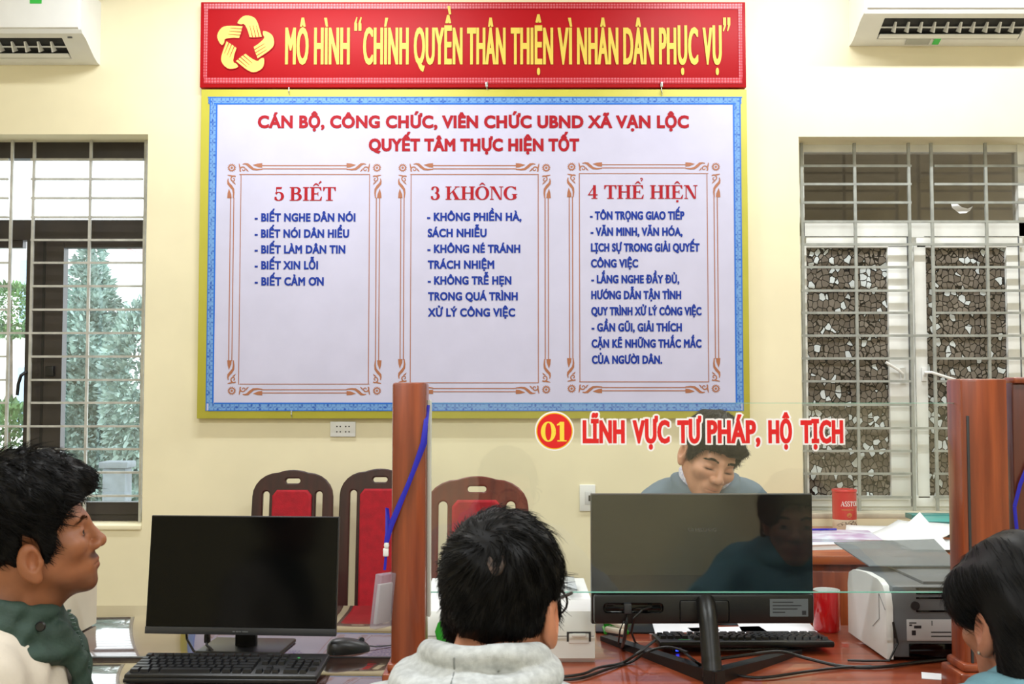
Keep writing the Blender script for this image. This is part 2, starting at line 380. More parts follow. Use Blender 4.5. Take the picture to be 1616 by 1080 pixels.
for y in (379, 415, 452, 489, 526, 563, 600, 636, 673, 709, 746, 783):
    bar(m, -430, y, 14, y, Yg, .010); bar(m, 49, y, 226, y, Yg, .010)
    if y in (526, 673): bar(m, 14, y, 49, y, Yg, .010)
m.build('grille', M_bars, win)
m = MB(); m.box(w1[0], w1[1] - .001, YW - .012, YW + .2, w1[2] - .001, w1[2] + .02, .004); m.build('sill', M_wall, win)

# window 2: white frame, pebble film on the panes, corridor behind
win = thing('window_2', None, None); win['kind'] = 'structure'
Yf2, Yg2 = 5.08, 5.03
m = MB(); pxbox(m, 1262, 1990, 352, 373, Yf2, Yf2 + .06); pxbox(m, 1262, 1990, 795, 822, Yf2, Yf2 + .06)
pxbox(m, 1440, 1462, 373, 800, Yf2, Yf2 + .06); pxbox(m, 1260, 1272, 225, 820, Yf2, Yf2 + .06); pxbox(m, 1612, 1630, 225, 820, Yf2, Yf2 + .06)
pxbox(m, 1262, 1990, 225, 240, Yf2 + .01, Yf2 + .06)
m.build('frame', M_upvc, win)
M_peb = bpy.data.materials.new('pebble_film'); M_peb.use_nodes = True; nt = M_peb.node_tree; b = nt.nodes['Principled BSDF']; b.inputs['Roughness'].default_value = .25
tc = nt.nodes.new('ShaderNodeTexCoord'); mp = nt.nodes.new('ShaderNodeMapping'); mp.inputs['Scale'].default_value = (1, 0, .82); nt.links.new(tc.outputs['Object'], mp.inputs[0])
nz = nt.nodes.new('ShaderNodeTexNoise'); nz.inputs['Scale'].default_value = 30
nt.links.new(mp.outputs[0], nz.inputs['Vector'])
md = nt.nodes.new('ShaderNodeMix'); md.data_type = 'VECTOR'; md.inputs[0].default_value = .012; nt.links.new(mp.outputs[0], md.inputs[4]); nt.links.new(nz.outputs['Color'], md.inputs[5])
v1 = nt.nodes.new('ShaderNodeTexVoronoi'); v1.inputs['Scale'].default_value = 41; v1.inputs['Randomness'].default_value = .85
v2 = nt.nodes.new('ShaderNodeTexVoronoi'); v2.feature = 'DISTANCE_TO_EDGE'; v2.inputs['Scale'].default_value = 41; v2.inputs['Randomness'].default_value = .85
nt.links.new(md.outputs[1], v1.inputs['Vector']); nt.links.new(md.outputs[1], v2.inputs['Vector'])
sx = nt.nodes.new('ShaderNodeSeparateColor'); nt.links.new(v1.outputs['Color'], sx.inputs[0])
gt = nt.nodes.new('ShaderNodeMath'); gt.operation = 'GREATER_THAN'; gt.inputs[1].default_value = .86; nt.links.new(sx.outputs[0], gt.inputs[0])
cr = nt.nodes.new('ShaderNodeMix'); cr.data_type = 'RGBA'; cr.inputs[6].default_value = lin((96, 88, 80)); cr.inputs[7].default_value = lin((138, 130, 120)); nt.links.new(sx.outputs[1], cr.inputs[0])
c2 = nt.nodes.new('ShaderNodeMix'); c2.data_type = 'RGBA'; c2.inputs[7].default_value = lin((214, 222, 224)); nt.links.new(cr.outputs[2], c2.inputs[6]); nt.links.new(gt.outputs[0], c2.inputs[0])
lt = nt.nodes.new('ShaderNodeMath'); lt.operation = 'LESS_THAN'; lt.inputs[1].default_value = .07; nt.links.new(v2.outputs['Distance'], lt.inputs[0])
c3 = nt.nodes.new('ShaderNodeMix'); c3.data_type = 'RGBA'; c3.inputs[7].default_value = lin((22, 20, 19)); nt.links.new(c2.outputs[2], c3.inputs[6]); nt.links.new(lt.outputs[0], c3.inputs[0])
nt.links.new(c3.outputs[2], b.inputs['Base Color'])
for a, bb in ((1272, 1438), (1446, 1614)):
    m = MB(); L = 1275 if a == 1272 else 1464; Rr = 1404 if a == 1272 else 1592
    pxbox(m, a, bb, 374, 391, Yf2 - .015, Yf2 + .03, .003); pxbox(m, a, bb, 783, 800, Yf2 - .015, Yf2 + .03, .003)
    pxbox(m, a, L, 388, 786, Yf2 - .015, Yf2 + .03); pxbox(m, Rr, bb, 388, 786, Yf2 - .015, Yf2 + .03, .003)
    m.mi = 1; pxbox(m, bb - 3, bb - 1, 374, 800, Yf2 - .017, Yf2 - .014)
    m.build('sash', [M_upvc, M_grey], win)
    m = MB(); pxbox(m, L - 1, Rr + 1, 389, 785, Yf2 + .005, Yf2 + .012); m.build('pane', M_peb, win)
m = MB(); pxbox(m, 1270, 1614, 238, 354, Yf2 + .03, Yf2 + .036); m.build('pane', mat_glass('dull_window_glass', (.80, .78, .74), .06), win)
for pts in (((1425, 597), (1424, 590), (1418, 584), (1398, 572)), ((1459, 595), (1461, 588), (1470, 588), (1508, 600))):
    m = MB(); m.tube([at(pts[0][0], pts[0][1], Yf2 - .012), at(pts[1][0], pts[1][1], Yf2 - .05), at(*pts[2], Yf2 - .055), at(*pts[3], Yf2 - .055)], .007, 8)
    pxbox(m, pts[0][0] - 4, pts[0][0] + 4, 580, 602, Yf2 - .025, Yf2 - .01, .002)
    m.build('handle', M_white, win)
m = MB()
for x in (1268, 1352, 1438, 1474, 1560, 1648): bar(m, x, 226, x, 822, Yg2, .013, .012)
for y in (262, 291, 320, 350, 386, 422, 459, 494, 530, 566, 602, 639, 676, 712, 748, 785):
    bar(m, 1264, y, 1438, y, Yg2, .011); bar(m, 1474, y, 1990, y, Yg2, .011)
    if y in (350, 386, 530, 676): bar(m, 1438, y, 1474, y, Yg2, .011)
m.build('grille', mat('grille_paint_grey', (168, 172, 166), .45, noise=.12, nscale=20), win)
m = MB(); m.box(w2[0] + .001, w2[1], YW - .001, YW + .2, w2[2] - .02, w2[2] + .004, .003); m.build('sill', mat('sill_plaster', (214, 206, 184), .7, noise=.15, nscale=9), win)

# corridor seen dimly through the transom of window 2
M_cor = mat('corridor_paint', (150, 140, 122), .7, noise=.1)
struct('wall_corridor', MB().box(.9, 4.6, 6.9, 7.0, -.1, 3.0), M_cor)
struct('wall_corridor_end', MB().box(.8, .9, 5.14, 7.0, -.1, 3.0), M_cor)
struct('ceiling_corridor', MB().box(.8, 4.6, 5.14, 7.0, 2.78, 2.9), M_cor)
struct('floor_corridor', MB().box(.8, 4.6, 5.14, 7.0, -.1, 0), M_floor)
m = MB(); m.box(1.75, 2.25, 6.86, 6.9, 0, 2.2); m.box(2.7, 3.9, 6.86, 6.9, .9, 2.2); m.box(.9, 4.6, 6.87, 6.9, 2.32, 2.4)
struct('trim_1', m, mat('corridor_brown', (92, 62, 44), .5))

# ------------------------------------------------------------------ outside window 1
struct('ground', MB().box(-14, .7, 5.2, 30, -.35, -.3), mat('paving', (196, 196, 190), .8, noise=.15))
def foliage(n, fn, size, seed):
    rg = np.random.default_rng(seed); V, Fc = [], []
    for i in range(n):
        p, out = fn(rg); d = np.array(out) + rg.normal(0, .45, 3); d /= np.linalg.norm(d)
        u = np.cross(d, rg.normal(0, 1, 3)); u /= np.linalg.norm(u); s = size * rg.uniform(.6, 1.4); k = len(V)
        V += [p - u * s * .22, p + u * s * .22, p + d * s * .6 + u * s * .2, p + d * s, p + d * s * .6 - u * s * .2]; Fc.append((k, k + 1, k + 2, k + 3, k + 4))
    return np_mesh('foliage', V, Fc)
M_con = mat('conifer_green', (168, 194, 188), .8, noise=.35, nscale=5)
M_leaf = mat('leaf_green', (110, 150, 96), .7, noise=.35, nscale=5)
M_bark = mat('bark', (104, 92, 80), .9, noise=.3)
def conifer(px, top, base, halfw, Y, label):
    a, b = at(px, top, Y), at(px, base, Y); hgt = a.z + .3; hw = halfw / F * Y
    t = thing('conifer_tree', label, 'tree', (a.x, Y, -.3))
    def fn(rg):
        h = 1 - math.sqrt(rg.uniform(0, 1)) * .97; an = rg.uniform(0, 6.283); r = hw * (1 - h) ** .8 * (1 + .22 * math.sin(an * 3 + h * 19) * 1) * math.sqrt(rg.uniform(.25, 1)) * 1.25
        return np.array([r * math.cos(an), r * math.sin(an), .25 + h * (hgt - .25)]), (math.cos(an), math.sin(an), .35)
    link('foliage', foliage(21000, fn, .055, 3), M_con, t, ang=180)
    m = MB(); m.lathe([(hw * .82 * (1 - i / 12) ** .8 * (1.0 if i % 2 else .86), .3 + i / 12 * (hgt * .95 - .3)) for i in range(13)], 18); m.build('inner_foliage', M_con, t)
    MB().tube([(0, 0, 0), (0, 0, hgt * .5), (0, 0, hgt * .93)], [.07, .04, .01], 8).build('trunk', M_bark, t)
conifer(146, 352, 760, 96, 10.0, 'blue-green cone-shaped conifer outside the left window')
def bush(px, py, Y, rx, rz, label, n=900, mt=None, seed=1, size=.06):
    a = at(px, py, Y); n *= 3; t = thing('shrub', label, 'shrub', (a.x, Y, -.3)); cz = a.z + .3
    def fn(rg):
        d = rg.normal(0, 1, 3); d /= np.linalg.norm(d); r = rg.uniform(.6, 1) ** .5
        return np.array([d[0] * rx * r, d[1] * rx * r, cz + d[2] * rz * r]), d
    link('foliage', foliage(n, fn, size, seed), mt or M_leaf, t, ang=180)
    MB().tube([(0, 0, 0), (.02, 0, cz * .6), (0, 0, cz + rz * .4)], [.03, .025, .01], 6).build('stem', M_bark, t)
bush(222, 620, 9.2, .32, .8, 'dark shrub outside the left window at the right of the conifer', 1400, M_con, 5)
bush(14, 700, 9.0, .3, .35, 'low pale green shrub outside the far-left casement', 700, M_leaf, 6)
bush(18, 490, 14.0, .42, .35, 'distant green treetop seen beside the pale building', 700, M_leaf, 8)
t = thing('apartment_building', 'pale building with grey windows in the haze outside the left window', 'building', (-12.5, 24, -.3))
MB().box(-4.5, 3.2, 0, 3, 0, 5.2).build('wall', mat('pale_render', (238, 240, 240), .8), t)
MB().box(-4.5, 3.3, -.2, 3, 5.2, 5.5).build('roof', mat('faded_pink_roof', (226, 168, 170), .8), t)
for i in range(4):
    for j in range(2): MB().box(-3.6 + i * 1.7, -2.6 + i * 1.7, -.03, .05, .9 + j * 2.4, 2.3 + j * 2.4).build('window', mat('far_window', (150, 176, 196), .3), t)
t = thing('garden_post', 'grey concrete post standing outside under the conifer', 'post', (at(186, 700, 8.3).x, 8.3, -.3))
MB().box(-.09, .09, -.08, .08, 0, 1.15, .02).box(-.11, .11, -.1, .1, 1.15, 1.2, .01).build('shaft', mat('weathered_concrete', (120, 130, 138), .8, noise=.2), t)

# ------------------------------------------------------------------ air conditioners
def profile_ac():
    return [(0, 0), (-.035, .002), (-.075, .016), (-.125, .042), (-.17, .066), (-.212, .078), (-.222, .092), (-.226, .14), (-.224, .26), (-.205, .292), (0, .295)]
def profile_notch():
    return [(0, 0), (-.035, .002), (-.06, .012), (-.075, .075), (-.16, .10), (-.176, .070), (-.212, .078), (-.222, .092), (-.226, .14), (-.224, .26), (-.205, .292), (0, .295)]
def air_con(x0, x1, z, label, stickers, guard):
    t = thing('air_conditioner', label, 'air conditioner', ((x0 + x1) / 2, YW, z)); hw = (x1 - x0) / 2; fn = lambda a, b, d: (d, a, b)
    e = .105
    MB().prism(profile_ac(), fn, -hw, -hw + e).prism(profile_ac(), fn, hw - e, hw).prism(profile_notch(), fn, -hw + e, hw - e).build('body', M_white, t, ang=25)
    # front panel: separate glossy sheet
    fp = [(-.223, .094), (-.231, .10), (-.234, .14), (-.232, .262), (-.224, .262)]
    MB().prism(fp, fn, -hw + .012, hw - .012).build('front_panel', mat('glossy_white', (246, 248, 248), .18), t, ang=25)
    m = MB(); m.prism([(-.072, .03), (-.078, .07), (-.158, .094), (-.17, .076)], fn, -hw + e, hw - e); m.build('air_outlet', mat('outlet_black', (24, 26, 28), .6), t)
    m = MB(); rx = Matrix.Rotation(R(27), 3, 'X')
    m.box(-hw + e + .006, hw - e - .006, -.095, -.068, .017, .022, .002, rot=Matrix.Rotation(R(-25), 3, 'X'))
    m.build('louvre', M_white, t)
    m = MB(); n = 11; L = 2 * (hw - e)
    for i in range(1, n): x = -hw + e + L * i / n; m.box(x - .003, x + .003, -.15, -.09, .028, .075, rot=rx)
    m.box(-hw + e, hw - e, -.124, -.120, .044, .050)
    m.build('vane', M_white, t)
    for (xx, ww, y, zz, hh, c) in stickers:
        m = MB(); m.box(xx - ww / 2, xx + ww / 2, y - .0015, y, zz, zz + hh) if hh else m.box(xx - ww / 2, xx + ww / 2, y - .02, y + .02, zz - .001, zz, rot=Matrix.Rotation(R(-22), 3, 'X'))
        m.build('sticker', mat('sticker_' + c, {'green': (60, 200, 80), 'grey': (170, 172, 165)}[c], .4), t)
    MB().box(hw - .075, hw - .055, -.19, -.183, .065, .072, .001).build('indicator', M_grey, t)
    return t
xr = at(158, 103, YW).x
air_con(xr - .86, xr, at(158, 103, YW).z, 'white wall air conditioner at top left with a green sticker on its front', [(.23, .052, -.2325, .205, .03, 'green')], 0)
xl = at(1340, 73, YW).x
air_con(xl, xl + .86, at(1340, 73, YW).z, 'white wall air conditioner at top right above the pebble-glass window', [(-.13, .11, -.052, .0045, 0, 'grey'), (-.045, .03, -.052, .0045, 0, 'green')], 1)

# ------------------------------------------------------------------ red banner and big notice board
def wl(px, py, Y): p = at(px, py, Y); return p.x, p.z
YB = YW - .035
S = YB / F                                     # metres per photo pixel at the boards
def board_pt(dy): return lambda v: (v[0], YB - dy, v[1])
def put(parts, name, m, parent, dy, mi=None):
    """flat printed shapes given in wall metres (x,z) -> one mesh a hair in front of the board"""
    V, Fs = join(parts); V = [(v[0] - parent.location.x, YB - dy - v[2] - parent.location.y, v[1] - parent.location.z) for v in V]
    me = np_mesh(name, V, Fs)
    o = link(name, me, m, parent, ang=180)
    if mi: me.polygons.foreach_set('material_index', mi)
    return o
PX = lambda px, py: wl(px, py, YB)
def rpx(x0, x1, y0, y1):
    (a, t), (b, u) = PX(x0, (y0 + y1) / 2), PX(x1, (y0 + y1) / 2); z1 = PX((x0 + x1) / 2, y0)[1]; z0 = PX((x0 + x1) / 2, y1)[1]
    return rect(a, b, z0, z1)
def tpx(s, x0, x1, ytop, ybase, bold=.0016):
    (a, zb), (b, _) = PX(x0, ybase), PX(x1, ybase); zt = PX(x0, ytop)[1]
    return text_fit(s, a, b, zb, zt - zb, bold)
def board_box(x0, x1, y0, y1, name, label, m, d=.03):
    (a, _), (b, _) = PX(x0, (y0 + y1) / 2), PX(x1, (y0 + y1) / 2); z1 = PX(808, y0)[1]; z0 = PX(808, y1)[1]
    t = thing(name, label, 'sign', ((a + b) / 2, YW, z0))
    MB().box(a - t.location.x, b - t.location.x, YB - YW, -.001, 0, z1 - z0, .003).build('board', m, t)
    return t
# banner
ban = board_box(316, 1177, 3, 138, 'red_banner', 'long red banner with yellow lettering and a ring of five hands', mat('banner_red', (178, 5, 20), .5, noise=.08, nscale=1.2, spec=.25))
M_yel = mat('banner_yellow', (226, 200, 82), .5); M_pink = bpy.data.materials.new('banner_border')
M_pink.use_nodes = True; nt = M_pink.node_tree; b = nt.nodes['Principled BSDF']; b.inputs['Roughness'].default_value = .35
tc = nt.nodes.new('ShaderNodeTexCoord'); ck = nt.nodes.new('ShaderNodeTexVoronoi'); ck.inputs['Scale'].default_value = 75; ck.inputs['Randomness'].default_value = .1
mr = nt.nodes.new('ShaderNodeMapRange'); mr.inputs[1].default_value = .25; mr.inputs[2].default_value = .5
mx = nt.nodes.new('ShaderNodeMix'); mx.data_type = 'RGBA'; mx.inputs[6].default_value = lin((206, 108, 120)); mx.inputs[7].default_value = lin((184, 24, 40))
nt.links.new(tc.outputs['Object'], ck.inputs['Vector']); nt.links.new(ck.outputs['Distance'], mr.inputs[0]); nt.links.new(mr.outputs[0], mx.inputs[0]); nt.links.new(mx.outputs[2], b.inputs['Base Color'])
put([rpx(322, 1171, 6, 14.5), rpx(322, 1171, 123, 132), rpx(322, 327.5, 14.5, 123), rpx(1165.5, 1171, 14.5, 123)], 'border', M_pink, ban, .002)
words_ = [('MÔ', 450, 487), ('HÌNH', 495.5, 552), ('CHÍNH', 573, 645), ('QUYỀN', 653, 730), ('THÂN', 737, 798), ('THIỆN', 806, 873), ('VÌ', 880, 903), ('NHÂN', 910.5, 976), ('DÂN', 983.5, 1032), ('PHỤC', 1040, 1102), ('VỤ', 1109, 1139)]
L = [tpx(s_, a, b_, 44, 102, .0034) for s_, a, b_ in words_]
def quote(x, y, up):
    out = []
    for dx in (0, 6.6):
        pts = [(x + dx, y), (x + dx + 4.6, y), (x + dx + 4.6, y + 12), (x + dx + 1, y + 22), (x + dx - .5, y + 21), (x + dx + 1.2, y + 12), (x + dx, y + 12)]
        if up: pts = [(2 * x + 4 - a, 2 * y + 22 - b_) for a, b_ in pts]; 
        out.append(([PX(*q) + (0,) for q in pts], [tuple(range(7))]))
    return out
L += quote(566.5, 27, True) + quote(1141, 28, False)
put(L, 'lettering', M_yel, ban, .003)
hand = [(-45, -113), (-38, -128), (-26, -142), (-12, -153), (2, -158), (20, -158), (38, -154), (52, -147), (62, -138), (72, -120), (80, -98), (97, -36), (80, -33.5), (62, -31.5), (44, -31.5), (25, -33), (17, -62), (10, -80), (0, -100), (-8, -107), (-20, -104), (-34, -106)]
E_, mi = [], []
def emb(pts, k):
    a = R(72 * k); return [PX(386.8 + (x * math.cos(a) - (y - 7) * math.sin(a)) / 3.513, 71 + (x * math.sin(a) + (y - 7) * math.cos(a)) / 3.513) + (0,) for x, y in pts]
for k in range(5):
    E_.append((emb(hand, k), [tuple(range(len(hand)))]))
o = put(E_, 'emblem', mat('emblem_yellow', (236, 216, 100), .5), ban, .003)
E_ = []
for k in range(5):
    for x0 in (40, 58, 76):
        E_.append((emb([(x0 - 14, -98), (x0 - 12, -100), (x0 + 6, -31), (x0 + 1, -31)], k), [(0, 1, 2, 3)]))
for k in range(5):
    q = [(x * .985, (y + 95) * .985 - 95) for x, y in hand]; q = q + q[:1]
    vs, fs = stroke(q, 4.5); E_.append(([emb([v[:2]], k)[0] for v in vs], fs))
put(E_, 'finger_line', MATS['banner_red'], ban, .0036)
for px_ in (768, 1044):
    m = MB(); a = at(px_, 134, YB); m.box(a.x - ban.location.x - .006, a.x - ban.location.x + .006, YB - YW - .006, YB - YW, a.z - ban.location.z - .012, a.z - ban.location.z + .012, .002); m.build('clip', M_metal, ban)
# notice board
brd = board_box(314, 1181, 141, 661, 'notice_board', 'large white notice board with yellow edge and three framed columns of text', mat('board_yellow', (192, 186, 66), .5))
put([rpx(329, 1170, 154, 648)], 'sheet', mat('board_sheet', (204, 203, 228), .4), brd, .0015)
M_bl = bpy.data.materials.new('board_border_blue'); M_bl.use_nodes = True; nt = M_bl.node_tree; b = nt.nodes['Principled BSDF']; b.inputs['Roughness'].default_value = .35
tc = nt.nodes.new('ShaderNodeTexCoord'); ck = nt.nodes.new('ShaderNodeTexVoronoi'); ck.inputs['Scale'].default_value = 52; ck.inputs['Randomness'].default_value = .35; ck.feature = 'F2'
mr = nt.nodes.new('ShaderNodeMapRange'); mr.inputs[1].default_value = .45; mr.inputs[2].default_value = .75
mx = nt.nodes.new('ShaderNodeMix'); mx.data_type = 'RGBA'; mx.inputs[6].default_value = lin((16, 80, 180)); mx.inputs[7].default_value = lin((112, 160, 216))
nt.links.new(tc.outputs['Object'], ck.inputs['Vector']); nt.links.new(ck.outputs['Distance'], mr.inputs[0]); nt.links.new(mr.outputs[0], mx.inputs[0]); nt.links.new(mx.outputs[2], b.inputs['Base Color'])
put([rpx(329, 1170, 154, 164), rpx(329, 1170, 637, 648), rpx(329, 339, 164, 637), rpx(1160, 1170, 164, 637)], 'border', M_bl, brd, .002)
M_bd = mat('border_line_blue', (24, 110, 214), .35)
put([rpx(328, 1171, 153, 154.6), rpx(328, 1171, 647.4, 649), rpx(328, 329.6, 153, 649), rpx(1169.4, 1171, 153, 649), rpx(338, 1161, 163, 165.4), rpx(338, 1161, 635.6, 638), rpx(338, 340.4, 164, 637), rpx(1158.6, 1161, 164, 637)], 'border_line', M_bd, brd, .0026)
M_tr = mat('print_red', (172, 8, 30), .5, spec=.3); M_tb = mat('print_blue', (10, 52, 158), .5, spec=.3); M_gold = mat('print_bronze', (172, 108, 76), .35)
put([tpx('CÁN BỘ, CÔNG CHỨC, VIÊN CHỨC UBND XÃ VẠN LỘC', 407, 1087, 182.5, 202.5, .0034), tpx('QUYẾT TÂM THỰC HIỆN TỐT', 582, 914, 219, 239, .0034)], 'title_lettering', M_tr, brd, .003)
def spx(s_, x0, x1, y0, y1, acc):
    (a, zb), (b_, _) = PX(x0, y1), PX(x1, y1); return serif_word(s_, a, b_, zb, PX(x0, y0)[1] - zb, acc)
for q in (('5 BIET', 433, 530, 295.5, 317, [(4, '^/')]), ('3 KHONG', 680, 817, 294.5, 315.5, [(4, '^')]), ('4 THE HIEN', 928, 1101, 292.5, 314, [(4, '^?'), (8, '^.')])): put([spx(*q)], 'heading_lettering', M_tr, brd, .003)
lines = [(c, y, t_, a, b_) for c, y, t_, a, b_ in [
    (0, 350, '- BIẾT NGHE DÂN NÓI', 402, 561), (0, 375.5, '- BIẾT NÓI DÂN HIỂU', 402, 551), (0, 400.5, '- BIẾT LÀM DÂN TIN', 402, 545), (0, 425.5, '- BIẾT XIN LỖI', 402, 502), (0, 451, '- BIẾT CẢM ƠN', 402, 511),
    (1, 349, '- KHÔNG PHIỀN HÀ,', 674, 823), (1, 374.5, 'SÁCH NHIỄU', 675, 768), (1, 399.5, '- KHÔNG NÉ TRÁNH', 674.5, 821), (1, 424.5, 'TRÁCH NHIỆM', 675, 780), (1, 449.5, '- KHÔNG TRỄ HẸN', 675, 807), (1, 474.5, 'TRONG QUÁ TRÌNH', 675.5, 817), (1, 500, 'XỬ LÝ CÔNG VIỆC', 675.5, 813),
    (2, 347, '- TÔN TRỌNG GIAO TIẾP', 931, 1080), (2, 372.5, '- VĂN MINH, VĂN HÓA,', 932, 1077), (2, 397.5, 'LỊCH SỰ TRONG GIẢI QUYẾT', 932.5, 1104), (2, 422.5, 'CÔNG VIỆC', 932.5, 1007), (2, 447.5, '- LẮNG NGHE ĐẦY ĐỦ,', 933, 1072), (2, 472.5, 'HƯỚNG DẪN TẬN TÌNH', 933, 1075), (2, 498, 'QUY TRÌNH XỬ LÝ CÔNG VIỆC', 933, 1107), (2, 523.5, '- GẦN GŨI, GIẢI THÍCH', 933.5, 1076), (2, 549, 'CẶN KẼ NHỮNG THẮC MẮC', 933.5, 1107), (2, 574.5, 'CỦA NGƯỜI DÂN.', 934, 1045)]]
for c in range(3):
    put([tpx(t_, a, b_, y - 13.2, y, .0020) for cc, y, t_, a, b_ in lines if cc == c], 'column_lettering', M_tb, brd, .003)
def ornament(x0, y0, x1, y1):
    """rosettes at the four corners, scrolls beside them, double outer and single inner rules"""
    P = []
    for sx, sy, ox, oy in ((1, 1, x0, y0), (-1, 1, x1, y0), (1, -1, x0, y1), (-1, -1, x1, y1)):
        f = lambda v, sx=sx, sy=sy, ox=ox, oy=oy: PX(ox + sx * v[0], oy + sy * v[1]) + (0,)
        star = [((7.2 if i % 2 == 0 else 4.9) * math.cos(math.pi * i / 14), (7.2 if i % 2 == 0 else 4.9) * math.sin(math.pi * i / 14)) for i in range(28)]
        inner = [(3.6 * math.cos(-math.pi * i / 10), 3.6 * math.sin(-math.pi * i / 10)) for i in range(20)]
        P.append(join([fill_loops([star, inner])], f)); P.append(join([([(1.9 * math.cos(i * .628), 1.9 * math.sin(i * .628), 0) for i in range(10)], [tuple(range(10))])], f))
        for swap in (0, 1):
            g = (lambda v, f=f: f((v[1], v[0]))) if swap else f
            spir = [(18 + 5.5 * (1 - i / 26) * math.cos(2.4 + i * .33), 2.6 + 5.2 * (1 - i / 26) * math.sin(2.4 + i * .33)) for i in range(24)]
            sc1 = stroke(spir, [2.2 - .05 * i for i in range(24)])
            sc2 = stroke([(11.5, -6.5), (12.2, -3), (13.2, 1.5)], [1, 2, 2.2])
            lf = stroke([(17, -5.5), (21, -6.2), (25, -5.2), (29, -1.5), (34, 2.2), (40, 3), (48, 2.4)], [1.2, 2.2, 4, 4.4, 3.6, 2.6, 1.6])
            bl = ([(33, -4.5, 0), (40, -6.5, 0), (48, -7.2, 0), (48, -.2, 0), (42, -.8, 0)], [(0, 1, 2, 3, 4)])
            tip = stroke([(22.5, 1), (24, 4), (26.5, 6)], [1, 2.2, .5])
            P += [join([q], g) for q in (sc1, sc2, lf, bl, tip)]
    for d in (-4.1, 1.0):
        P += [rpx(x0 + 47, x1 - 47, y0 + d, y0 + d + 1.4), rpx(x0 + 47, x1 - 47, y1 - d - 1.4, y1 - d), rpx(x0 + d, x0 + d + 1.4, y0 + 47, y1 - 47), rpx(x1 - d - 1.4, x1 - d, y0 + 47, y1 - 47)]
    P += [rpx(x0 + 12, x1 - 12, y0 + 10, y0 + 11.2), rpx(x0 + 12, x1 - 12, y1 - 11.2, y1 - 10), rpx(x0 + 12, x0 + 13.2, y0 + 10, y1 - 10), rpx(x1 - 13.2, x1 - 12, y0 + 10, y1 - 10)]
    return P
for bx in ((366, 265, 595, 617), (635.5, 265, 862, 615), (902, 263.5, 1129.5, 613.5)):
    put(ornament(*bx), 'ornamental_frame', M_gold, brd, .0025)
for px_, py_ in ((456, 145), (768, 138), (1044, 146), (460, 655)):
    m = MB(); a = at(px_, py_, YB); m.tube([(a.x - brd.location.x, -.036, a.z - brd.location.z + .02), (a.x - brd.location.x, -.042, a.z - brd.location.z), (a.x - brd.location.x + .003, -.038, a.z - brd.location.z - .012)], .0022, 6); m.build('hook', M_metal, brd)

# outlet and switch
a = at(541.5, 677.5, YW); t = thing('power_outlet', 'white double socket plate under the notice board', 'socket', (a.x, YW, a.z))
MB().box(-.058, .058, -.009, 0, -.035, .035, .003).build('plate', M_white, t)
for x in (-.03, .01):
    m = MB()
    for dx in (.004, .018):
        for dz in (-.012, .012): m.lathe([(.0032, -.0098), (.0032, -.0085)], 10, (x + dx * .8 + (0 if dx < .01 else .004), 0, dz), 'y')
    m.build('socket_hole', M_black, t)
a = at(927, 786, YW); t = thing('light_switch', 'white switch plate on the wall behind the officer', 'switch', (a.x, YW, a.z))
MB().box(-.036, .036, -.009, 0, -.06, .06, .003).build('plate', M_white, t)
MB().box(-.012, .018, -.0115, -.008, -.03, .03, .002).build('rocker', mat('switch_grey', (212, 214, 214), .3), t)
MB().box(.004, .014, -.0125, -.011, -.014, .012, .001).build('button', M_dgrey, t)
a = at(1521, 328, Yf2); t = thing('paper_scrap', 'torn white paper scrap stuck on the transom glass', 'paper', (a.x, Yf2 + .028, a.z))
m = MB(); m.raw([(-.05, 0, .028), (-.03, -.004, .03), (.0, -.003, .008), (.03, -.002, .0), (.055, 0, .012), (.04, -.003, -.01), (.02, -.006, -.022), (-.01, -.004, -.024), (-.045, -.002, .004)], [tuple(range(9))]); m.build('scrap', M_paper, t)
# ------------------------------------------------------------------ desks and partition
ZD = .75
t = thing('left_desk', 'glass-topped dark wooden desk carrying the left monitor and keyboard', 'desk', (-1.35, 2.9, 0))
x0, x1 = -1.05, 1.12
MB().box(x0, x1, -.52, -.135, ZD - .04, ZD, .004).build('counter_top', M_deskg, t)
MB().box(x0, x1, -.122, .54, ZD - .04, ZD, .004).build('desk_top', M_deskg, t)
MB().box(x0, x1, -.134, -.123, ZD - .04, ZD + .0008).build('gap_strip', M_black, t)
MB().box(x0 + .02, x1 - .02, -.47, -.44, 0, ZD - .04).build('front_panel', M_wood, t)
for x in (x0 + .02, x1 - .05): MB().box(x, x + .03, -.44, .5, 0, ZD - .04).build('side_panel', M_wood, t)
t = thing('right_desk', 'red-brown lacquered desk behind the glass screen', 'desk', (.8, 2.75, 0))
MB().box(-1.025, 1.35, -.37, .4, ZD - .04, ZD, .004).build('desk_top', M_deskw, t)
MB().box(-1.0, 1.32, -.32, -.29, 0, ZD - .04).build('front_panel', M_wood, t)
for x in (-1.0, 1.29): MB().box(x, x + .03, -.29, .38, 0, ZD - .04).build('side_panel', M_wood, t)

YG = 2.45
def post(px0, px1, ptop, name, label):
    a, b = at(px0, 800, YG - .04), at(px1, 800, YG - .04); zt = at(px0, ptop, YG - .04).z; hw = (b.x - a.x) / 2
    t = thing(name, label, 'post', ((a.x + b.x) / 2, YG, ZD))
    MB().box(-hw, hw, -.04, .04, 0, zt - ZD, .006).build('shaft', M_wood, t)
    m = MB(); m.box(-hw - .018, hw + .018, -.058, .058, 0, .055, .006); m.box(-hw - .009, hw + .009, -.049, .049, .055, .075, .008); m.build('plinth', M_wood, t)
    return t, hw, zt
tl, hwl, ztl = post(618, 672, 604, 'wooden_post', 'red-brown wooden post with a blue lanyard hung over it')
MB().box(hwl, hwl + .009, -.012, .012, .17, .655, .002).build('glass_channel', mat('clear_channel', (205, 208, 200), .2), tl)
tr_, hwr, ztr = post(1519, 1594, 598, 'wooden_post', 'wide red-brown wooden post at the right end of the glass screen')
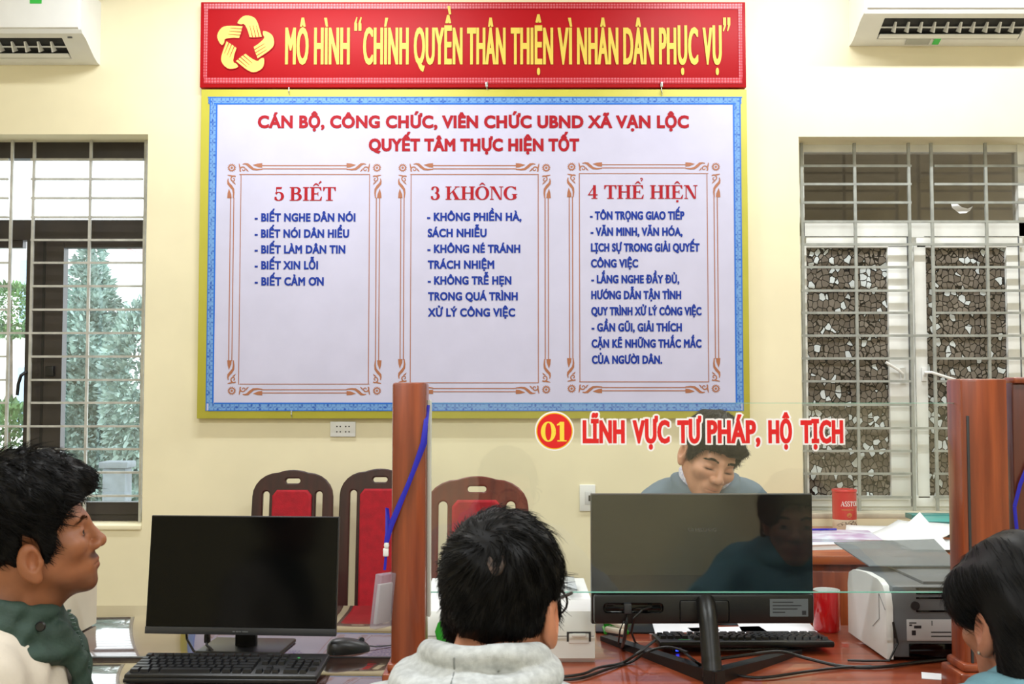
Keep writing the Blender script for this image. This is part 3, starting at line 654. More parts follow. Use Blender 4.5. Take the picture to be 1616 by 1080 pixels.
MB().box(-hwr + .012, -hwr + .018, -.0425, -.039, .0, .62, .001).build('glass_channel', M_dgrey, tr_)
a = at(1594, 800, YG + .02); t = thing('partition_panel', 'wooden partition panel with shade painted into its colour, beside the wide right post', 'panel', (a.x + .005, YG + .02, ZD))
MB().box(0, .34, -.012, .03, 0, ztr - ZD - .008, .005).build('panel', mat('shaded_panel_wood', (96, 40, 24), .35, coat=.2, rgb2=(70, 28, 18), nscale=5, stretch=(9, 9, .6)), t)  # post wood in a darker copy: the panel's shade is put into its colour
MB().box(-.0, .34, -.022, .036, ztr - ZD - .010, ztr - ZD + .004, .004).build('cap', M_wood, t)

# glass screen with lettering
a, b = at(670, 800, YG), at(1518.5, 800, YG); zt, zb = at(1000, 636, YG).z, at(1000, 935.5, YG).z
gs = thing('glass_screen', 'clear counter glass with red lettering and a round red number sign', 'glass screen', ((a.x + b.x) / 2, YG, zb))
m = MB(); hw = (b.x - a.x) / 2; H_ = zt - zb
m.raw([(-hw, -.004, .0015), (hw, -.004, .0015), (hw, -.004, H_ - .001), (-hw, -.004, H_ - .001)], [(0, 1, 2, 3)])
m.raw([(-hw, .004, .0015), (hw, .004, .0015), (hw, .004, H_ - .001), (-hw, .004, H_ - .001)], [(0, 3, 2, 1)])
m.mi = 1; m.box(-hw, hw, -.004, .004, 0, .0015); m.box(-hw, hw, -.004, .004, H_ - .001, H_)
m.build('pane', [M_glass, M_gedge], gs, fix=False)
YL = YG - .0046
def gput(parts, name, m, dy):
    V, Fs = join(parts); V = [(v[0] - gs.location.x, -.0046 - dy - v[2], v[1] - gs.location.z) for v in V]; return link(name, np_mesh(name, V, Fs), m, gs, ang=180)
def gx(px, py): p = at(px, py, YL); return p.x, p.z
M_sr = mat('sticker_red', (226, 18, 30), .3); M_sw = mat('sticker_white', (250, 246, 248), .4); M_sy = mat('sticker_yellow', (250, 206, 40), .35)
gw = [('LĨNH', 919.5, 986), ('VỰC', 998.5, 1057), ('TƯ', 1069, 1107), ('PHÁP,', 1116, 1200), ('HỘ', 1212.5, 1250), ('TỊCH', 1263.5, 1331)]
def gt_(s_, x0, x1, bold, grow):
    (a, zb_), (b_, _) = gx(x0, 700), gx(x1, 700); zt_ = gx(x0, 663.5)[1]
    return text_fit(s_, a - grow, b_ + grow, zb_ - grow, zt_ - zb_ + 2 * grow, bold + grow)
gput([gt_(s_, p, q, .0024, 0) for s_, p, q in gw], 'lettering', M_sr, .0006)
gput([gt_(s_, p, q, .0024, .0040) for s_, p, q in gw], 'lettering_outline', M_sw, .0002)
c = gx(875, 680.5); u = YL / F
disc = lambda r: ([(c[0] + r * u * math.cos(i * math.pi / 30), c[1] + r * u * math.sin(i * math.pi / 30), 0) for i in range(60)], [tuple(range(60))])
gput([disc(31)], 'number_sign_edge', M_sw, .0002); gput([disc(28.8)], 'number_sign_ring', M_sy, .0005); gput([disc(27.2)], 'number_sign', M_sr, .0008)
(a_, zb_), (b_, _) = gx(854.5, 697), gx(895.5, 697)
gput([serif_word('01', a_, b_, zb_, gx(875, 666)[1] - zb_)], 'number_lettering', mat('sticker_yellow_number', (252, 222, 70), .35), .0012)

# lanyards
t = thing('lanyard', 'blue lanyard with a plastic badge hung over the left wooden post', 'lanyard', (at(640, 760, YG - .045).x, YG - .045, at(640, 760, YG).z))
lp = lambda px, py, dy=0: at(px, py, YG - .045 - dy) - t.location
MB().tube([lp(675, 640, -.03), lp(672, 668, .0), lp(667, 700, .004), lp(652, 745, .004), lp(634, 790, .004), lp(617, 832, .004), lp(610, 856, .004)], .0052, 8, flat=.22, up=(0, 1, 0)).build('strap', M_blue, t)
MB().tube([lp(674, 642, -.02), lp(671, 700, -.004), lp(655, 740, .002), lp(632, 790, .002), lp(615, 828, .001), lp(611, 802, -.03), lp(611, 840, 0), lp(609, 858, .003)], .0042, 8, flat=.25, up=(0, 1, 0)).build('strap', M_blue, t)
m = MB(); c_ = lp(610, 861, .004); m.lathe([(0, -.006), (.0048, -.005), (.006, 0), (.0048, .005), (0, .006)], 14, c_); c_ = lp(609, 872, .004); m.box(c_.x - .006, c_.x + .006, c_.y - .004, c_.y + .004, c_.z - .009, c_.z + .009, .002); m.build('clip', M_white, t)
MB().tube([lp(609, 878, .004), lp(608, 890, .004), lp(607, 900, .004)], .003, 8, flat=.4, up=(0, 1, 0)).build('strap_end', M_blue, t)
a_ = lp(606, 905, .01)
m = MB(); m.box(-.009, .009, -.03, .03, -.118, 0, .002, rot=Matrix.Rotation(R(6), 3, 'Y') @ Matrix.Rotation(R(-30), 3, 'Z')); m.build('badge_sleeve', mat('badge_sleeve', (176, 170, 186), .15, alpha=.45), t, loc=a_)
m = MB(); m.box(-.004, .004, -.026, .026, -.108, -.022, .001, rot=Matrix.Rotation(R(6), 3, 'Y') @ Matrix.Rotation(R(-30), 3, 'Z')); m.build('badge_card', mat('badge_card', (206, 204, 200), .5), t, loc=a_)
t = thing('lanyard', 'blue lanyard strap hanging at the right edge on the partition panel', 'lanyard', at(1612, 770, YG - .012))
lp = lambda px, py, dy=0: at(px, py, YG - .002 - dy) - t.location
MB().tube([lp(1640, 690, .002), lp(1622, 735, .004), lp(1610, 765, .004), lp(1601, 800, .003)], .0046, 8, flat=.25, up=(0, 1, 0)).build('strap', M_blue, t)
MB().tube([lp(1601, 800, .003), lp(1606, 850, .003), lp(1612, 905, .003)], .0042, 8, flat=.25, up=(0, 1, 0)).build('strap', M_blue, t)

# ------------------------------------------------------------------ chairs
def chair(name, label, loc, rz, wid, m, seat_z=.45, top=1.09, flat=.8):
    t = thing(name, label, 'chair', loc, rz, 'wooden chairs along the back wall')
    hw = wid / 2; H_ = top - seat_z
    out = [(-hw - .008, 0), (-hw - .004, H_ * .4), (-hw, H_ - .11)]
    out += [(-hw + hw * .62 * (1 - math.cos(R(a))) , H_ - .11 + (.11 - .012) * math.sin(R(a))) for a in range(15, 91, 15)]
    out += [(-hw * .38 * k_, H_ - .012 + .012 * (1 - k_ * k_)) for k_ in (.75, .5, .25)]
    out += [(0, H_)] + [(-x, y) for x, y in out[::-1]]
    def slot(x0_, x1_, y0_, y1_, rt=True):
        r = min((x1_ - x0_), (y1_ - y0_)) / 2
        pts = [(x1_ - r + r * math.cos(R(a)), y1_ - r + r * math.sin(R(a))) for a in range(0, 91, 15)] + [(x0_ + r + r * math.cos(R(a)), y1_ - r + r * math.sin(R(a))) for a in range(90, 181, 15)]
        if rt: pts += [(x0_ + r + r * math.cos(R(a)), y0_ + r + r * math.sin(R(a))) for a in range(180, 271, 15)] + [(x1_ - r + r * math.cos(R(a)), y0_ + r + r * math.sin(R(a))) for a in range(270, 361, 15)]
        else: pts += [(x0_, y0_), (x1_, y0_)]
        return pts
    k = hw / .168
    vs, fs = fill_loops([out, slot(-.133 * k, -.094 * k, .05, H_ - .082), slot(.094 * k, .133 * k, .05, H_ - .082), slot(-.036 * k, .036 * k, H_ - .058, H_ - .027), slot(-.062, .062, .06, H_ - .2)], extrude=.008, bevel=.005)
    tilt = R(7)
    o = link('back_frame', np_mesh('back_frame', [(x, -z, y) for x, y, z in vs], fs), m, t, (0, .19, seat_z), (-tilt, 0, 0))
    v2, f2 = fill_loops([[(-.072 * k, .02), (.072 * k, .02), (.074 * k, H_ - .11), (.06 * k, H_ - .092), (-.06 * k, H_ - .092), (-.074 * k, H_ - .11)]], extrude=.012, bevel=.01)
    link('back_pad', np_mesh('back_pad', [(x, -z - .012, y) for x, y, z in v2], f2), M_redf, t, (0, .19, seat_z), (-tilt, 0, 0))
    MB().box(-hw - .004, hw + .004, -.22, .2, seat_z - .05, seat_z - .01, .008).build('seat_frame', m, t)
    MB().box(-hw, hw, -.21, .165, seat_z - .012, seat_z + .04, .02, seg=3).build('seat_cushion', M_redf, t)
    for sx in (-1, 1):
        MB().tube([(sx * (hw - .005), -.19, seat_z - .04), (sx * (hw - .002), -.2, 0)], [.02, .016], 10).build('leg', m, t)
        MB().tube([(sx * (hw - .005), .18, seat_z + .02), (sx * (hw - .002), .2, seat_z - .2), (sx * hw, .25, 0)], [.02, .02, .016], 10).build('leg', m, t)
    return t
def chair_at(px, Y, top_px, name, label, wid, m, rz=0):
    a = at(px, top_px, Y + .27); return chair(name, label, (a.x, Y, 0), rz, wid, m, top=a.z)
chair_at(464, 4.42, 742, 'wooden_chair', 'dark wooden chair with red back pad behind the left monitor', .338, M_chd)
chair_at(601, 4.42, 740, 'wooden_chair', 'dark wooden chair half hidden by the left wooden post', .338, M_chd)
chair_at(753, 3.72, 752, 'wooden_chair', 'redder brown wooden chair behind the man in the hoodie', .368, M_chl)

# ------------------------------------------------------------------ left monitor, keyboard, mouse
a = at(371, 1000, 2.80); t = thing('computer_monitor', 'black computer monitor with its dark screen towards us on the left desk', 'monitor', (a.x + .012, 2.80, ZD), R(-4))
W_, H_ = .50, .302; zb = a.z - ZD - .004; rx = Matrix.Rotation(R(-6), 3, 'X'); pv = (0, 0, zb)
MB().box(-W_ / 2, W_ / 2, 0, .012, zb, zb + H_, .002, rot=rx, piv=pv).box(-.17, .17, .012, .045, zb + .03, zb + .2, .012, rot=rx, piv=pv).build('housing', M_black, t)
MB().box(-W_ / 2 + .003, W_ / 2 - .003, -.0012, .0, zb + .019, zb + H_ - .003, rot=rx, piv=pv).build('screen', mat('screen_black', (5, 6, 7), .14, spec=.18), t)
MB().box(-W_ / 2, W_ / 2, -.003, .004, zb, zb + .018, .001, rot=rx, piv=pv).build('lower_bezel', M_dgrey, t)
m = MB()
for i, ww in enumerate((.006, .007, .005, .008, .006)): m.box(-.018 + i * .0085, -.018 + i * .0085 + ww, -.0042, -.003, zb + .007, zb + .0095, rot=rx, piv=pv)
m.build('maker_mark', M_grey, t)
MB().box(-.028, .028, .045, .065, .0, .16, .004).build('stand_neck', M_black, t)
MB().box(-.11, .11, -.02, .14, 0, .012, .004).build('stand_base', M_black, t)
MB().tube([(-.155, .03, zb + .02), (-.15, .03, .03), (-.12, .0, .006), (-.08, -.03, .006), (-.05, -.05, .006)], .0032, 8).build('power_cable', M_cord, t)
MB().tube([(-.095, .03, zb + .02), (-.095, .028, .045), (-.09, .01, .02), (-.06, -.01, .006)], .0035, 8).box(-.102, -.088, .02, .036, .022, .045, .003).build('signal_cable', M_cord, t)

def keyboard(label, loc, rz, led=False):
    t = thing('computer_keyboard', label, 'keyboard', loc, rz)
    rx = Matrix.Rotation(R(5), 3, 'X'); pv = (0, -.08, .004)
    MB().box(-.225, .225, -.085, .075, .004, .020, .005, rot=rx, piv=pv).box(-.224, .224, -.094, -.08, .002, .012, .003).build('case', M_black, t)
    m = MB(); u = .0192
    def key(x, y, wd, h=1, mi=0):
        m.mi = mi; X0 = x + .0012; X1 = x + wd * u - .0012; Y0 = y + .0012; Y1 = y + h * u - .0012; z0, z1 = .018, .0275; q = .0022
        vs = [(X0, Y0, z0), (X1, Y0, z0), (X1, Y1, z0), (X0, Y1, z0), (X0 + q, Y0 + q, z1), (X1 - q, Y0 + q, z1), (X1 - q, Y1 - q, z1), (X0 + q, Y1 - q, z1)]
        p = Vector(pv); vs = [p + rx @ (Vector(v) - p) for v in vs]
        m._add(vs, [(4, 5, 6, 7), (0, 1, 5, 4), (1, 2, 6, 5), (2, 3, 7, 6), (3, 0, 4, 7)])
    x0_, y0_ = -.218, -.072
    rows = [[1.25, 1.25, 1.25, 6.25, 1.25, 1.25, 1.25, 1.25], [2.25] + [1] * 10 + [2.75], [1.75] + [1] * 11 + [2.25], [1.5] + [1] * 12 + [1.5], [1] * 13 + [2]]
    for r_, row in enumerate(rows):
        x = x0_
        for wd in row: key(x, y0_ + r_ * u, wd); x += wd * u
    for i in range(13): key(x0_ + (i + (i > 0) * .6 + (i > 4) * .4 + (i > 8) * .4) * u, y0_ + 5.4 * u, 1)
    xn = x0_ + 15.35 * u
    for i in range(3):
        key(xn + i * u, y0_, 1); key(xn + i * u, y0_ + 3 * u, 1); key(xn + i * u, y0_ + 4 * u, 1); key(xn + i * u, y0_ + 5.4 * u, 1)
    key(xn + u, y0_ + u, 1)
    xp = xn + 3.35 * u
    for i in range(4):
        for j in range(5):
            if i == 3 and j in (0, 2): continue
            if j == 0 and i == 1: continue
            key(xp + i * u, y0_ + j * u, 2 if (j == 0 and i == 0) else 1, 2 if (i == 3 and j in (1, 3)) and False else 1)
    m.build('keys', mat('keycaps', (26, 27, 30), .35), t, ang=20)
    m = MB(); m.box(xp, xp + .03, y0_ + 5.6 * u, y0_ + 5.9 * u, .0195, .0205, rot=rx, piv=pv); m.build('status_lights', mat('status_green', (60, 170, 90), .4), t)
    return t
p = dk(362, 1056, .765)
keyboard('black keyboard in front of the left monitor', (p.x, p.y + .01, ZD), R(-1.5))
p = dk(550, 1020, .765); t = thing('computer_mouse', 'black computer mouse beside the left keyboard', 'mouse', (p.x, p.y, ZD), R(-62))
V, Fs = [], []
for i in range(13):
    for j in range(17):
        a_ = math.pi * i / 12; b_ = math.pi * j / 16; y = -.056 * math.cos(a_); rr = math.sin(a_) ** .6
        V.append((-.031 * rr * math.cos(b_), y, max(0, .036 * rr ** .8 * math.sin(b_) ** .7 * (1 - .28 * (y / .056)))))
for i in range(12):
    for j in range(16): Fs.append((i * 17 + j, i * 17 + j + 1, (i + 1) * 17 + j + 1, (i + 1) * 17 + j))
link('shell', np_mesh('shell', V, Fs), M_black, t, ang=60)
MB().lathe([(0, -.003), (.008, -.003), (.008, .003), (0, .003)], 16, (0, .035, .026), 'x').build('scroll_wheel', M_dgrey, t)
MB().tube([(0, .054, .01), (.004, .075, .006), (.0, .12, .004), (.03, .17, .004)], .0018, 6).build('cable', M_cord, t)

# ------------------------------------------------------------------ right monitor (its back)
a = at(1109, 985, 2.66); zt = at(1109, 780, 2.66).z - ZD; zb = a.z - ZD; W_ = at(1284.5, 880, 2.66).x - at(934, 880, 2.66).x
t = thing('computer_monitor', 'black computer monitor seen from behind through the glass screen', 'monitor', (a.x, 2.66, ZD), R(.6))
MB().box(-W_ / 2, W_ / 2, .012, .022, zb, zt, .002).box(-W_ / 2, W_ / 2, 0, .014, zb, zt, .003).build('housing', M_black, t)
MB().box(-W_ / 2 + .002, W_ / 2 - .002, -.0012, 0, zb + .075, zt - .002).build('back_panel', mat('glossy_back', (9, 10, 12), .16, spec=.6), t)
MB().box(-W_ / 2 + .004, W_ / 2 - .004, -.022, .002, zb + .004, zb + .076, .008).build('lower_back', M_black, t)
MB().box(-W_ / 2 + .004, W_ / 2 - .004, .022, .0232, zb + .012, zt - .006).build('screen', M_blackg, t)
V, Fs = text_fit('SAMSUNG', -.036, .036, zt - .092, .0095, .0003)
link('maker_lettering', np_mesh('l', [(v[0], -.0018 - v[2], v[1]) for v in V], Fs), mat('faint_grey_print', (46, 48, 52), .4), t, ang=180)
MB().box(.159, .252, -.0235, -.022, zb + .022, zb + .064).build('label', mat('label_grey', (96, 104, 108), .5), t)
m = MB()
for i in range(4): m.box(.166, .166 + (.05, .07, .06, .03)[i], -.0238, -.0235, zb + .055 - i * .008, zb + .0575 - i * .008)
m.box(.237, .247, -.0238, -.0235, zb + .026, zb + .036); m.build('label_print', M_dgrey, t)
MB().box(-.245, -.10, -.0235, -.021, zb + .032, zb + .056, .008).build('port_recess', M_blackg, t)
m = MB(); m.box(-.06, .06, -.026, -.02, zb + .008, zb + .062, .006); m.build('stand_mount', M_black, t)
zc = at(1108, 950, 2.60).z - ZD
MB().tube([(-.002, -.045, zc), (-.002, -.06, zc - .012), (-.002, -.085, zc - .05), (-.002, -.128, .0125)], [.022, .0235, .022, .024], 20).build('stand_column', M_black, t)
for q in (dk(957, 1010, ZD), dk(1258, 1032, ZD)):
    d = Vector((q.x, q.y, ZD)) - Vector((t.location.x, t.location.y, ZD)); s0 = Vector((0, -.135, 0)); dr = (d - s0); L = dr.length; ang_ = math.atan2(dr.y, dr.x)
    m = MB(); m.prism([(-.02, 0), (L, 0), (L, .012), (L * .5, .02), (-.02, .032)], lambda a_, b_, e_: (a_, e_, b_), -.016, .016); m.build('stand_foot', M_black, t, loc=s0, rot=(0, 0, ang_))
def lx(px, py, Y): return at(px, py, Y) - t.location
def ld(px, py, z=.004): q = dk(px, py, ZD + z); return q - t.location
m = MB(); p0 = lx(990, 960, 2.63); m.box(p0.x - .009, p0.x + .009, -.04, -.018, p0.z - .012, p0.z + .012, .002)
m.tube([p0, lx(988, 985, 2.62), lx(985, 1010, 2.66), ld(983, 1022)], .0045, 8); m.build('signal_cable', M_dgrey, t)
m = MB(); m.tube([lx(1028, 958, 2.635), lx(1012, 963, 2.61), lx(1000, 976, 2.61), lx(996, 998, 2.64), ld(1004, 1014), ld(1017, 1024)], .003, 8); m.build('power_cable', M_cord, t)
m = MB(); m.tube([lx(984, 980, 2.63), lx(978, 995, 2.62), lx(976, 1012, 2.66), ld(978, 1016)], .0022, 8); m.build('power_cable', M_cord, t)

p = dk(1166, 1013, .76)
kb = keyboard('black keyboard lying behind the right monitor stand', (p.x, 2.87, ZD), R(180.5))
p = dk(1065, 1013, .77); t = thing('indicator_light', 'tiny blue indicator light on the cable junction near the right keyboard', 'indicator light', (p.x, p.y - .03, ZD))
MB().box(-.012, .012, -.008, .008, 0, .012, .003).build('shell', M_black, t); MB().box(-.004, .004, -.0095, -.008, .004, .010, .001).build('lamp', mat('blue_lamp', (40, 70, 255), .3, emit=3), t)

def cable(pts, label, r=.0035, z=.0058):
    P = [dk(x, y, ZD + z + (q[0] if q else 0)) for x, y, *q in pts]
    # smooth
    Q = []
    for i in range(len(P) - 1):
        a_, b_, c_, d_ = P[max(i - 1, 0)], P[i], P[i + 1], P[min(i + 2, len(P) - 1)]
        for k in range(6):
            u = k / 6; Q.append(.5 * ((2 * b_) + (c_ - a_) * u + (2 * a_ - 5 * b_ + 4 * c_ - d_) * u * u + (3 * b_ - a_ - 3 * c_ + d_) * u ** 3))
    Q.append(P[-1]); o = MB().tube([q - P[0] for q in Q], r, 8).build('desk_cable', M_cord, loc=P[0]); return tag(o, label, 'cable')
cable([(868, 1062), (885, 1068), (920, 1064), (945, 1054), (981, 1047), (1008, 1030, .03), (1034, 1011, .02)], 'black cable from the white scanner along the desk to the monitor foot')
cable([(860, 1070), (890, 1073), (920, 1070), (958, 1057), (996, 1045), (1024, 1028, .03), (1055, 1022, .032), (1085, 1030, .034)], 'second black cable running just below the scanner cable')
cable([(1068, 1019), (1093, 1041, .036), (1123, 1058), (1174, 1068), (1212, 1069), (1275, 1060), (1330, 1054), (1375, 1052)], 'black cable looping low in front of the monitor stand', .0034)
cable([(1128, 1041, .036), (1174, 1035, .034), (1212, 1030, .03), (1237, 1030, .026), (1275, 1040, .01), (1330, 1052), (1390, 1053), (1440, 1047), (1500, 1040)], 'thick black cable from the monitor stand past the grey printer', .0042)

# objects around the right monitor
p = dk(972, 1003, ZD); t = thing('stapler', 'cream stapler-like holder left of the right monitor stand', 'stapler', (p.x, p.y, ZD), R(-35))
MB().box(-.03, .03, -.012, .012, .006, .022, .004).build('base', M_beige, t)
MB().box(-.036, .034, -.009, .009, .0, .016, .006, rot=Matrix.Rotation(R(14), 3, 'Y')).build('arm', M_beige, t, loc=(0, 0, .026)); MB().box(-.028, .028, -.01, .01, 0, .007).build('foot', M_dgrey, t)
p = dk(985, 1000, ZD); t = thing('desk_tray', 'flat black tray on the desk under the cream stapler', 'tray', (p.x, p.y + .07, ZD), R(-4))
MB().box(-.075, .09, -.075, .08, 0, .006, .002).build('tray', M_black, t); 
p = dk(944, 972, ZD); t = thing('artificial_grass', 'small tuft of green plastic grass beside the white scanner', 'decoration', (p.x + .03, 3.06, ZD))
m = MB(); rg = np.random.default_rng(4)
for i in range(90):
    x, y = rg.uniform(-.03, .03), rg.uniform(-.03, .03); dx, dy = rg.normal(0, .01, 2); h = rg.uniform(.02, .045); m.raw([(x - .0015, y, .008), (x + .0015, y, .008), (x + dx, y + dy, .01 + h)], [(0, 1, 2)])
m.build('blades', M_green, t, fix=False); MB().box(-.035, .035, -.035, .035, 0, .01, .003).build('base', M_green, t)
for px_, py_, rz_, lab in ((1070, 991, R(12), 'white sheet tucked under the left end of the right keyboard'), (1225, 992, R(-5), 'white sheet showing beyond the right end of the right keyboard')):
    p = dk(px_, py_, ZD); o = MB().box(-.105, .105, -.05, .08, 0, .0012).build('paper_sheet', M_paper, loc=(p.x, p.y - .015, ZD + .0004), rot=(0, 0, rz_)); tag(o, lab, 'paper')
p = dk(1470, 1070, ZD); o = MB().box(-.05, .05, -.03, .03, 0, .0012).build('paper_sheet', M_paper, loc=(p.x + .03, p.y, ZD + .0004), rot=(0, 0, R(-20))); tag(o, 'small white slip on the desk in front of the grey printer', 'paper')

# red mug
p = dk(1311, 1000, ZD); t = thing('coffee_mug', 'glossy red mug with a white inside beside the grey printer', 'mug', (p.x, p.y + .035, ZD)); r = .0375
MB().lathe([(0, 0), (r * .9, 0), (r, .006), (r, .112), (r * .99, .114)], 40, cap=False).build('body', M_red, t)
MB().lathe([(r * .99, .1135), (r * .97, .115), (r * .94, .1145), (r * .92, .110), (r * .91, .02), (.0, .015)], 40, cap=False).build('inside', M_white, t)
MB().tube([(.01, r * .9, .09), (.014, r * 1.3, .095), (.018, r * 1.65, .07), (.017, r * 1.55, .04), (.01, r * .9, .025)], .006, 10).build('handle', M_red, t)

# grey and white printer at the right
p = dk(1400, 1045, ZD); q = dk(1332, 1003, ZD)
t = thing('laser_printer', 'grey and white laser printer on the right with an open output tray', 'printer', (p.x, p.y, ZD)); Lp = .31; Wp = .36; Hp = at(1400, 922, p.y).z - ZD
MB().box(.014, Wp - .012, .0, Lp - .01, .008, Hp - .004, .012).build('body', M_grey, t)
pr = [(0, .006), (Lp, .006), (Lp, Hp * .74), (Lp - .012, Hp * .9), (Lp - .05, Hp * .97), (Lp * .5, Hp * 1.02), (.06, Hp * 1.01), (.025, Hp * .96), (.006, Hp * .86), (-.002, Hp * .7)]
MB().prism(pr, lambda a_, b_, e_: (e_, a_, b_), -.0, .016).build('side_cover', M_white, t); MB().prism(pr, lambda a_, b_, e_: (e_, a_, b_), Wp - .014, Wp).build('side_cover', M_white, t)
m = MB()
for z_ in (.93, .87, .81): m.box(.075, Wp - .03, -.0015, .001, Hp * z_, Hp * z_ + .0035)
m.box(.075, Wp - .03, -.002, .001, Hp * .64, Hp * .64 + .004); m.box(.055, Wp - .03, -.004, .002, .012, .045, .002); m.build('vent_slots', M_blackg, t)
MB().box(.05, .2, -.002, .001, .052, .105, .001).build('label', mat('printer_label', (200, 202, 206), .5), t)
m = MB()
for x_, z_, ww, hh in ((.056, .095, .018, .003), (.068, .083, .018, .007), (.056, .089, .007, .004), (.11, .072, .05, .003), (.11, .062, .06, .003), (.062, .066, .01, .012), (.112, .09, .002, .012)): m.box(x_, x_ + ww, -.0026, -.0018, z_, z_ + hh)
m.build('label_print', M_dgrey, t)
MB().lathe([(0, -.003), (.011, -.003), (.011, .001)], 20, (.072, 0, Hp * .72), 'y').build('key_slot', M_dgrey, t)
MB().box(.1, Wp - .05, .02, Lp - .02, Hp - .008, Hp + .004, .004).build('top_cover', M_grey, t)
m = MB()
A = [at(1316, 856, 3.14), at(1474, 851, 3.14), at(1515, 893, 2.93), at(1372, 893, 2.93)]; A = [v - t.location for v in A]
A[2].z = A[3].z = max(A[2].z, Hp - .005); nrm = (A[1] - A[0]).cross(A[3] - A[0]).normalized() * .003
m.raw(A + [v + nrm for v in A], [(0, 1, 2, 3), (7, 6, 5, 4), (0, 4, 5, 1), (1, 5, 6, 2), (2, 6, 7, 3), (3, 7, 4, 0)]); m.build('paper_tray', mat('smoky_tray', (128, 136, 140), .2, alpha=.7), t)
MB().tube([(.02, -.004, .06), (.012, -.014, .1), (.02, -.02, .05), (-.005, -.03, .01), (-.06, -.01, .005), (-.1, -.005, .005)], .003, 8).build('power_cable', M_cord, t)
MB().tube([(-.0014, .005, Hp * .66), (-.0014, .05, Hp * .83), (-.0014, .05, Hp * .5), (-.0014, .1, Hp * .35)], .0007, 5).build('cover_seam', M_grey, t)

# white scanner printer behind the man in the hoodie
p = dk(939, 1047, ZD); t = thing('desktop_scanner', 'low white document scanner printer behind the man in the hoodie', 'scanner', (p.x, p.y, ZD)); Wp = .435; Lp = .42; h1 = .065; h2 = at(900, 962, p.y + .03).z - ZD; h3 = at(900, 913, p.y + Lp).z - ZD
m = MB(); m.prism([(0, .012), (.012, 0), (Lp, 0), (Lp, h1), (0, h1)], lambda a_, b_, e_: (e_, a_, b_), -Wp, 0); m.build('body', M_white, t)
m = MB(); m.prism([(0, h1 + .002), (Lp, h1 + .002), (Lp, h3), (.05, h2 + .004), (.02, h2 - .003), (.006, h2 - .02)], lambda a_, b_, e_: (e_, a_, b_), -Wp, 0); m.build('lid', M_white, t)
for x_ in (-.095 + .055, -.36):
    m = MB(); m.box(x_ - .03, x_ + .03, -.001, .004, h1 - .012, h1 + .012); m.build('latch_recess', M_dgrey, t)
    m = MB(); m.box(x_ - .025, x_ + .025, -.004, .004, h1 - .016, h1 + .008, .002); m.box(x_ - .018, x_ + .018, -.008, .0, h1 + .0, h1 + .009, .003); m.build('latch', M_white, t)
m = MB(); m.box(-.06, -.035, .14, .3, h2 + .01, h2 + .018, .001, rot=Matrix.Rotation(math.atan((h3 - h2) / (Lp - .05)), 3, 'X')); m.build('lid_strip', mat('strip_grey', (190, 196, 198), .3), t, loc=(0, 0, .016))
# green paddle
p = dk(712, 1030, ZD); t = thing('plastic_holder', 'bright green rounded plastic holder in front of the white scanner', 'holder', (at(727, 1000, 2.60).x, 2.60, ZD))
pts = [(-.028, .02), (-.05, .07), (-.058, .1), (-.052, .118), (-.036, .128), (-.018, .122), (.0, .10), (.03, .06), (.05, .0), (-.01, .0)]
v, f_ = fill_loops([pts], extrude=.006, bevel=.004); link('shell', np_mesh('s', [(x, z, y) for x, y, z in v], f_), M_green, t, rot=(R(-8), 0, 0)); MB().box(-.03, .06, -.025, .03, 0, .008, .003).build('base', M_green, t)

# cream printer behind the man on the left
p = dk(150, 1030, ZD); t = thing('office_printer', 'cream printer on the left desk half hidden by the man in beige', 'printer', (at(152, 990, 3.16).x, 2.86, ZD)); z1 = at(140, 915, 2.9).z - ZD
pr = [(0, .004), (.3, .004), (.3, z1 * .9), (.27, z1), (.03, z1), (.004, z1 * .93)]
MB().prism([(a_ - .0, b_) for a_, b_ in pr], lambda a_, b_, e_: (e_, a_, b_), -.055, 0).build('side_cover', M_beige, t)
MB().prism([(.01, .004), (.29, .004), (.29, z1 * .55), (.16, z1 * .62), (.01, z1 * .4)], lambda a_, b_, e_: (e_, a_, b_), -.34, -.055).build('body', M_beige, t)
MB().raw([(-.32, .02, z1 * .45), (-.06, .02, z1 * .45), (-.06, .16, z1 * .92), (-.32, .16, z1 * .92), (-.32, .024, z1 * .44), (-.06, .024, z1 * .44), (-.06, .164, z1 * .91), (-.32, .164, z1 * .91)], [(0, 1, 2, 3), (7, 6, 5, 4), (0, 4, 5, 1), (1, 5, 6, 2), (2, 6, 7, 3), (3, 7, 4, 0)]).build('paper_tray', M_beige, t)
MB().tube([(-.03, -.012, .13), (-.012, -.02, .10), (-.012, -.02, .06), (.0, -.025, .02), (-.02, -.03, .006)], .004, 8).build('cable', M_cord, t)

# ------------------------------------------------------------------ cabinet by the right window with papers and tin
YC0, YC1, ZCB = 4.02, 4.905, .82
t = thing('side_cabinet', 'orange-brown wooden cabinet under the pebble-glass window', 'cabinet', (at(1250, 880, YC0).x, YC0, 0))
MB().box(0, 1.5, 0, YC1 - YC0, ZCB - .035, ZCB, .005).build('cabinet_top', mat('orange_brown_wood', (176, 92, 44), .3, coat=.3, rgb2=(150, 70, 34), nscale=4, stretch=(.7, 8, 8)), t)
MB().box(.03, 1.47, .03, YC1 - YC0 - .02, 0, ZCB - .035).build('carcass', M_wood, t)
for i in range(3):
    d = MB().box(.05 + i * .475, .49 + i * .475, .012, .03, .06, ZCB - .06, .004).build('door', M_wood, t); MB().tube([(.44 + i * .475, .012, .5), (.44 + i * .475, -.01, .5), (.44 + i * .475, -.01, .6), (.44 + i * .475, .012, .6)], .004, 8).build('handle', M_metal, d)
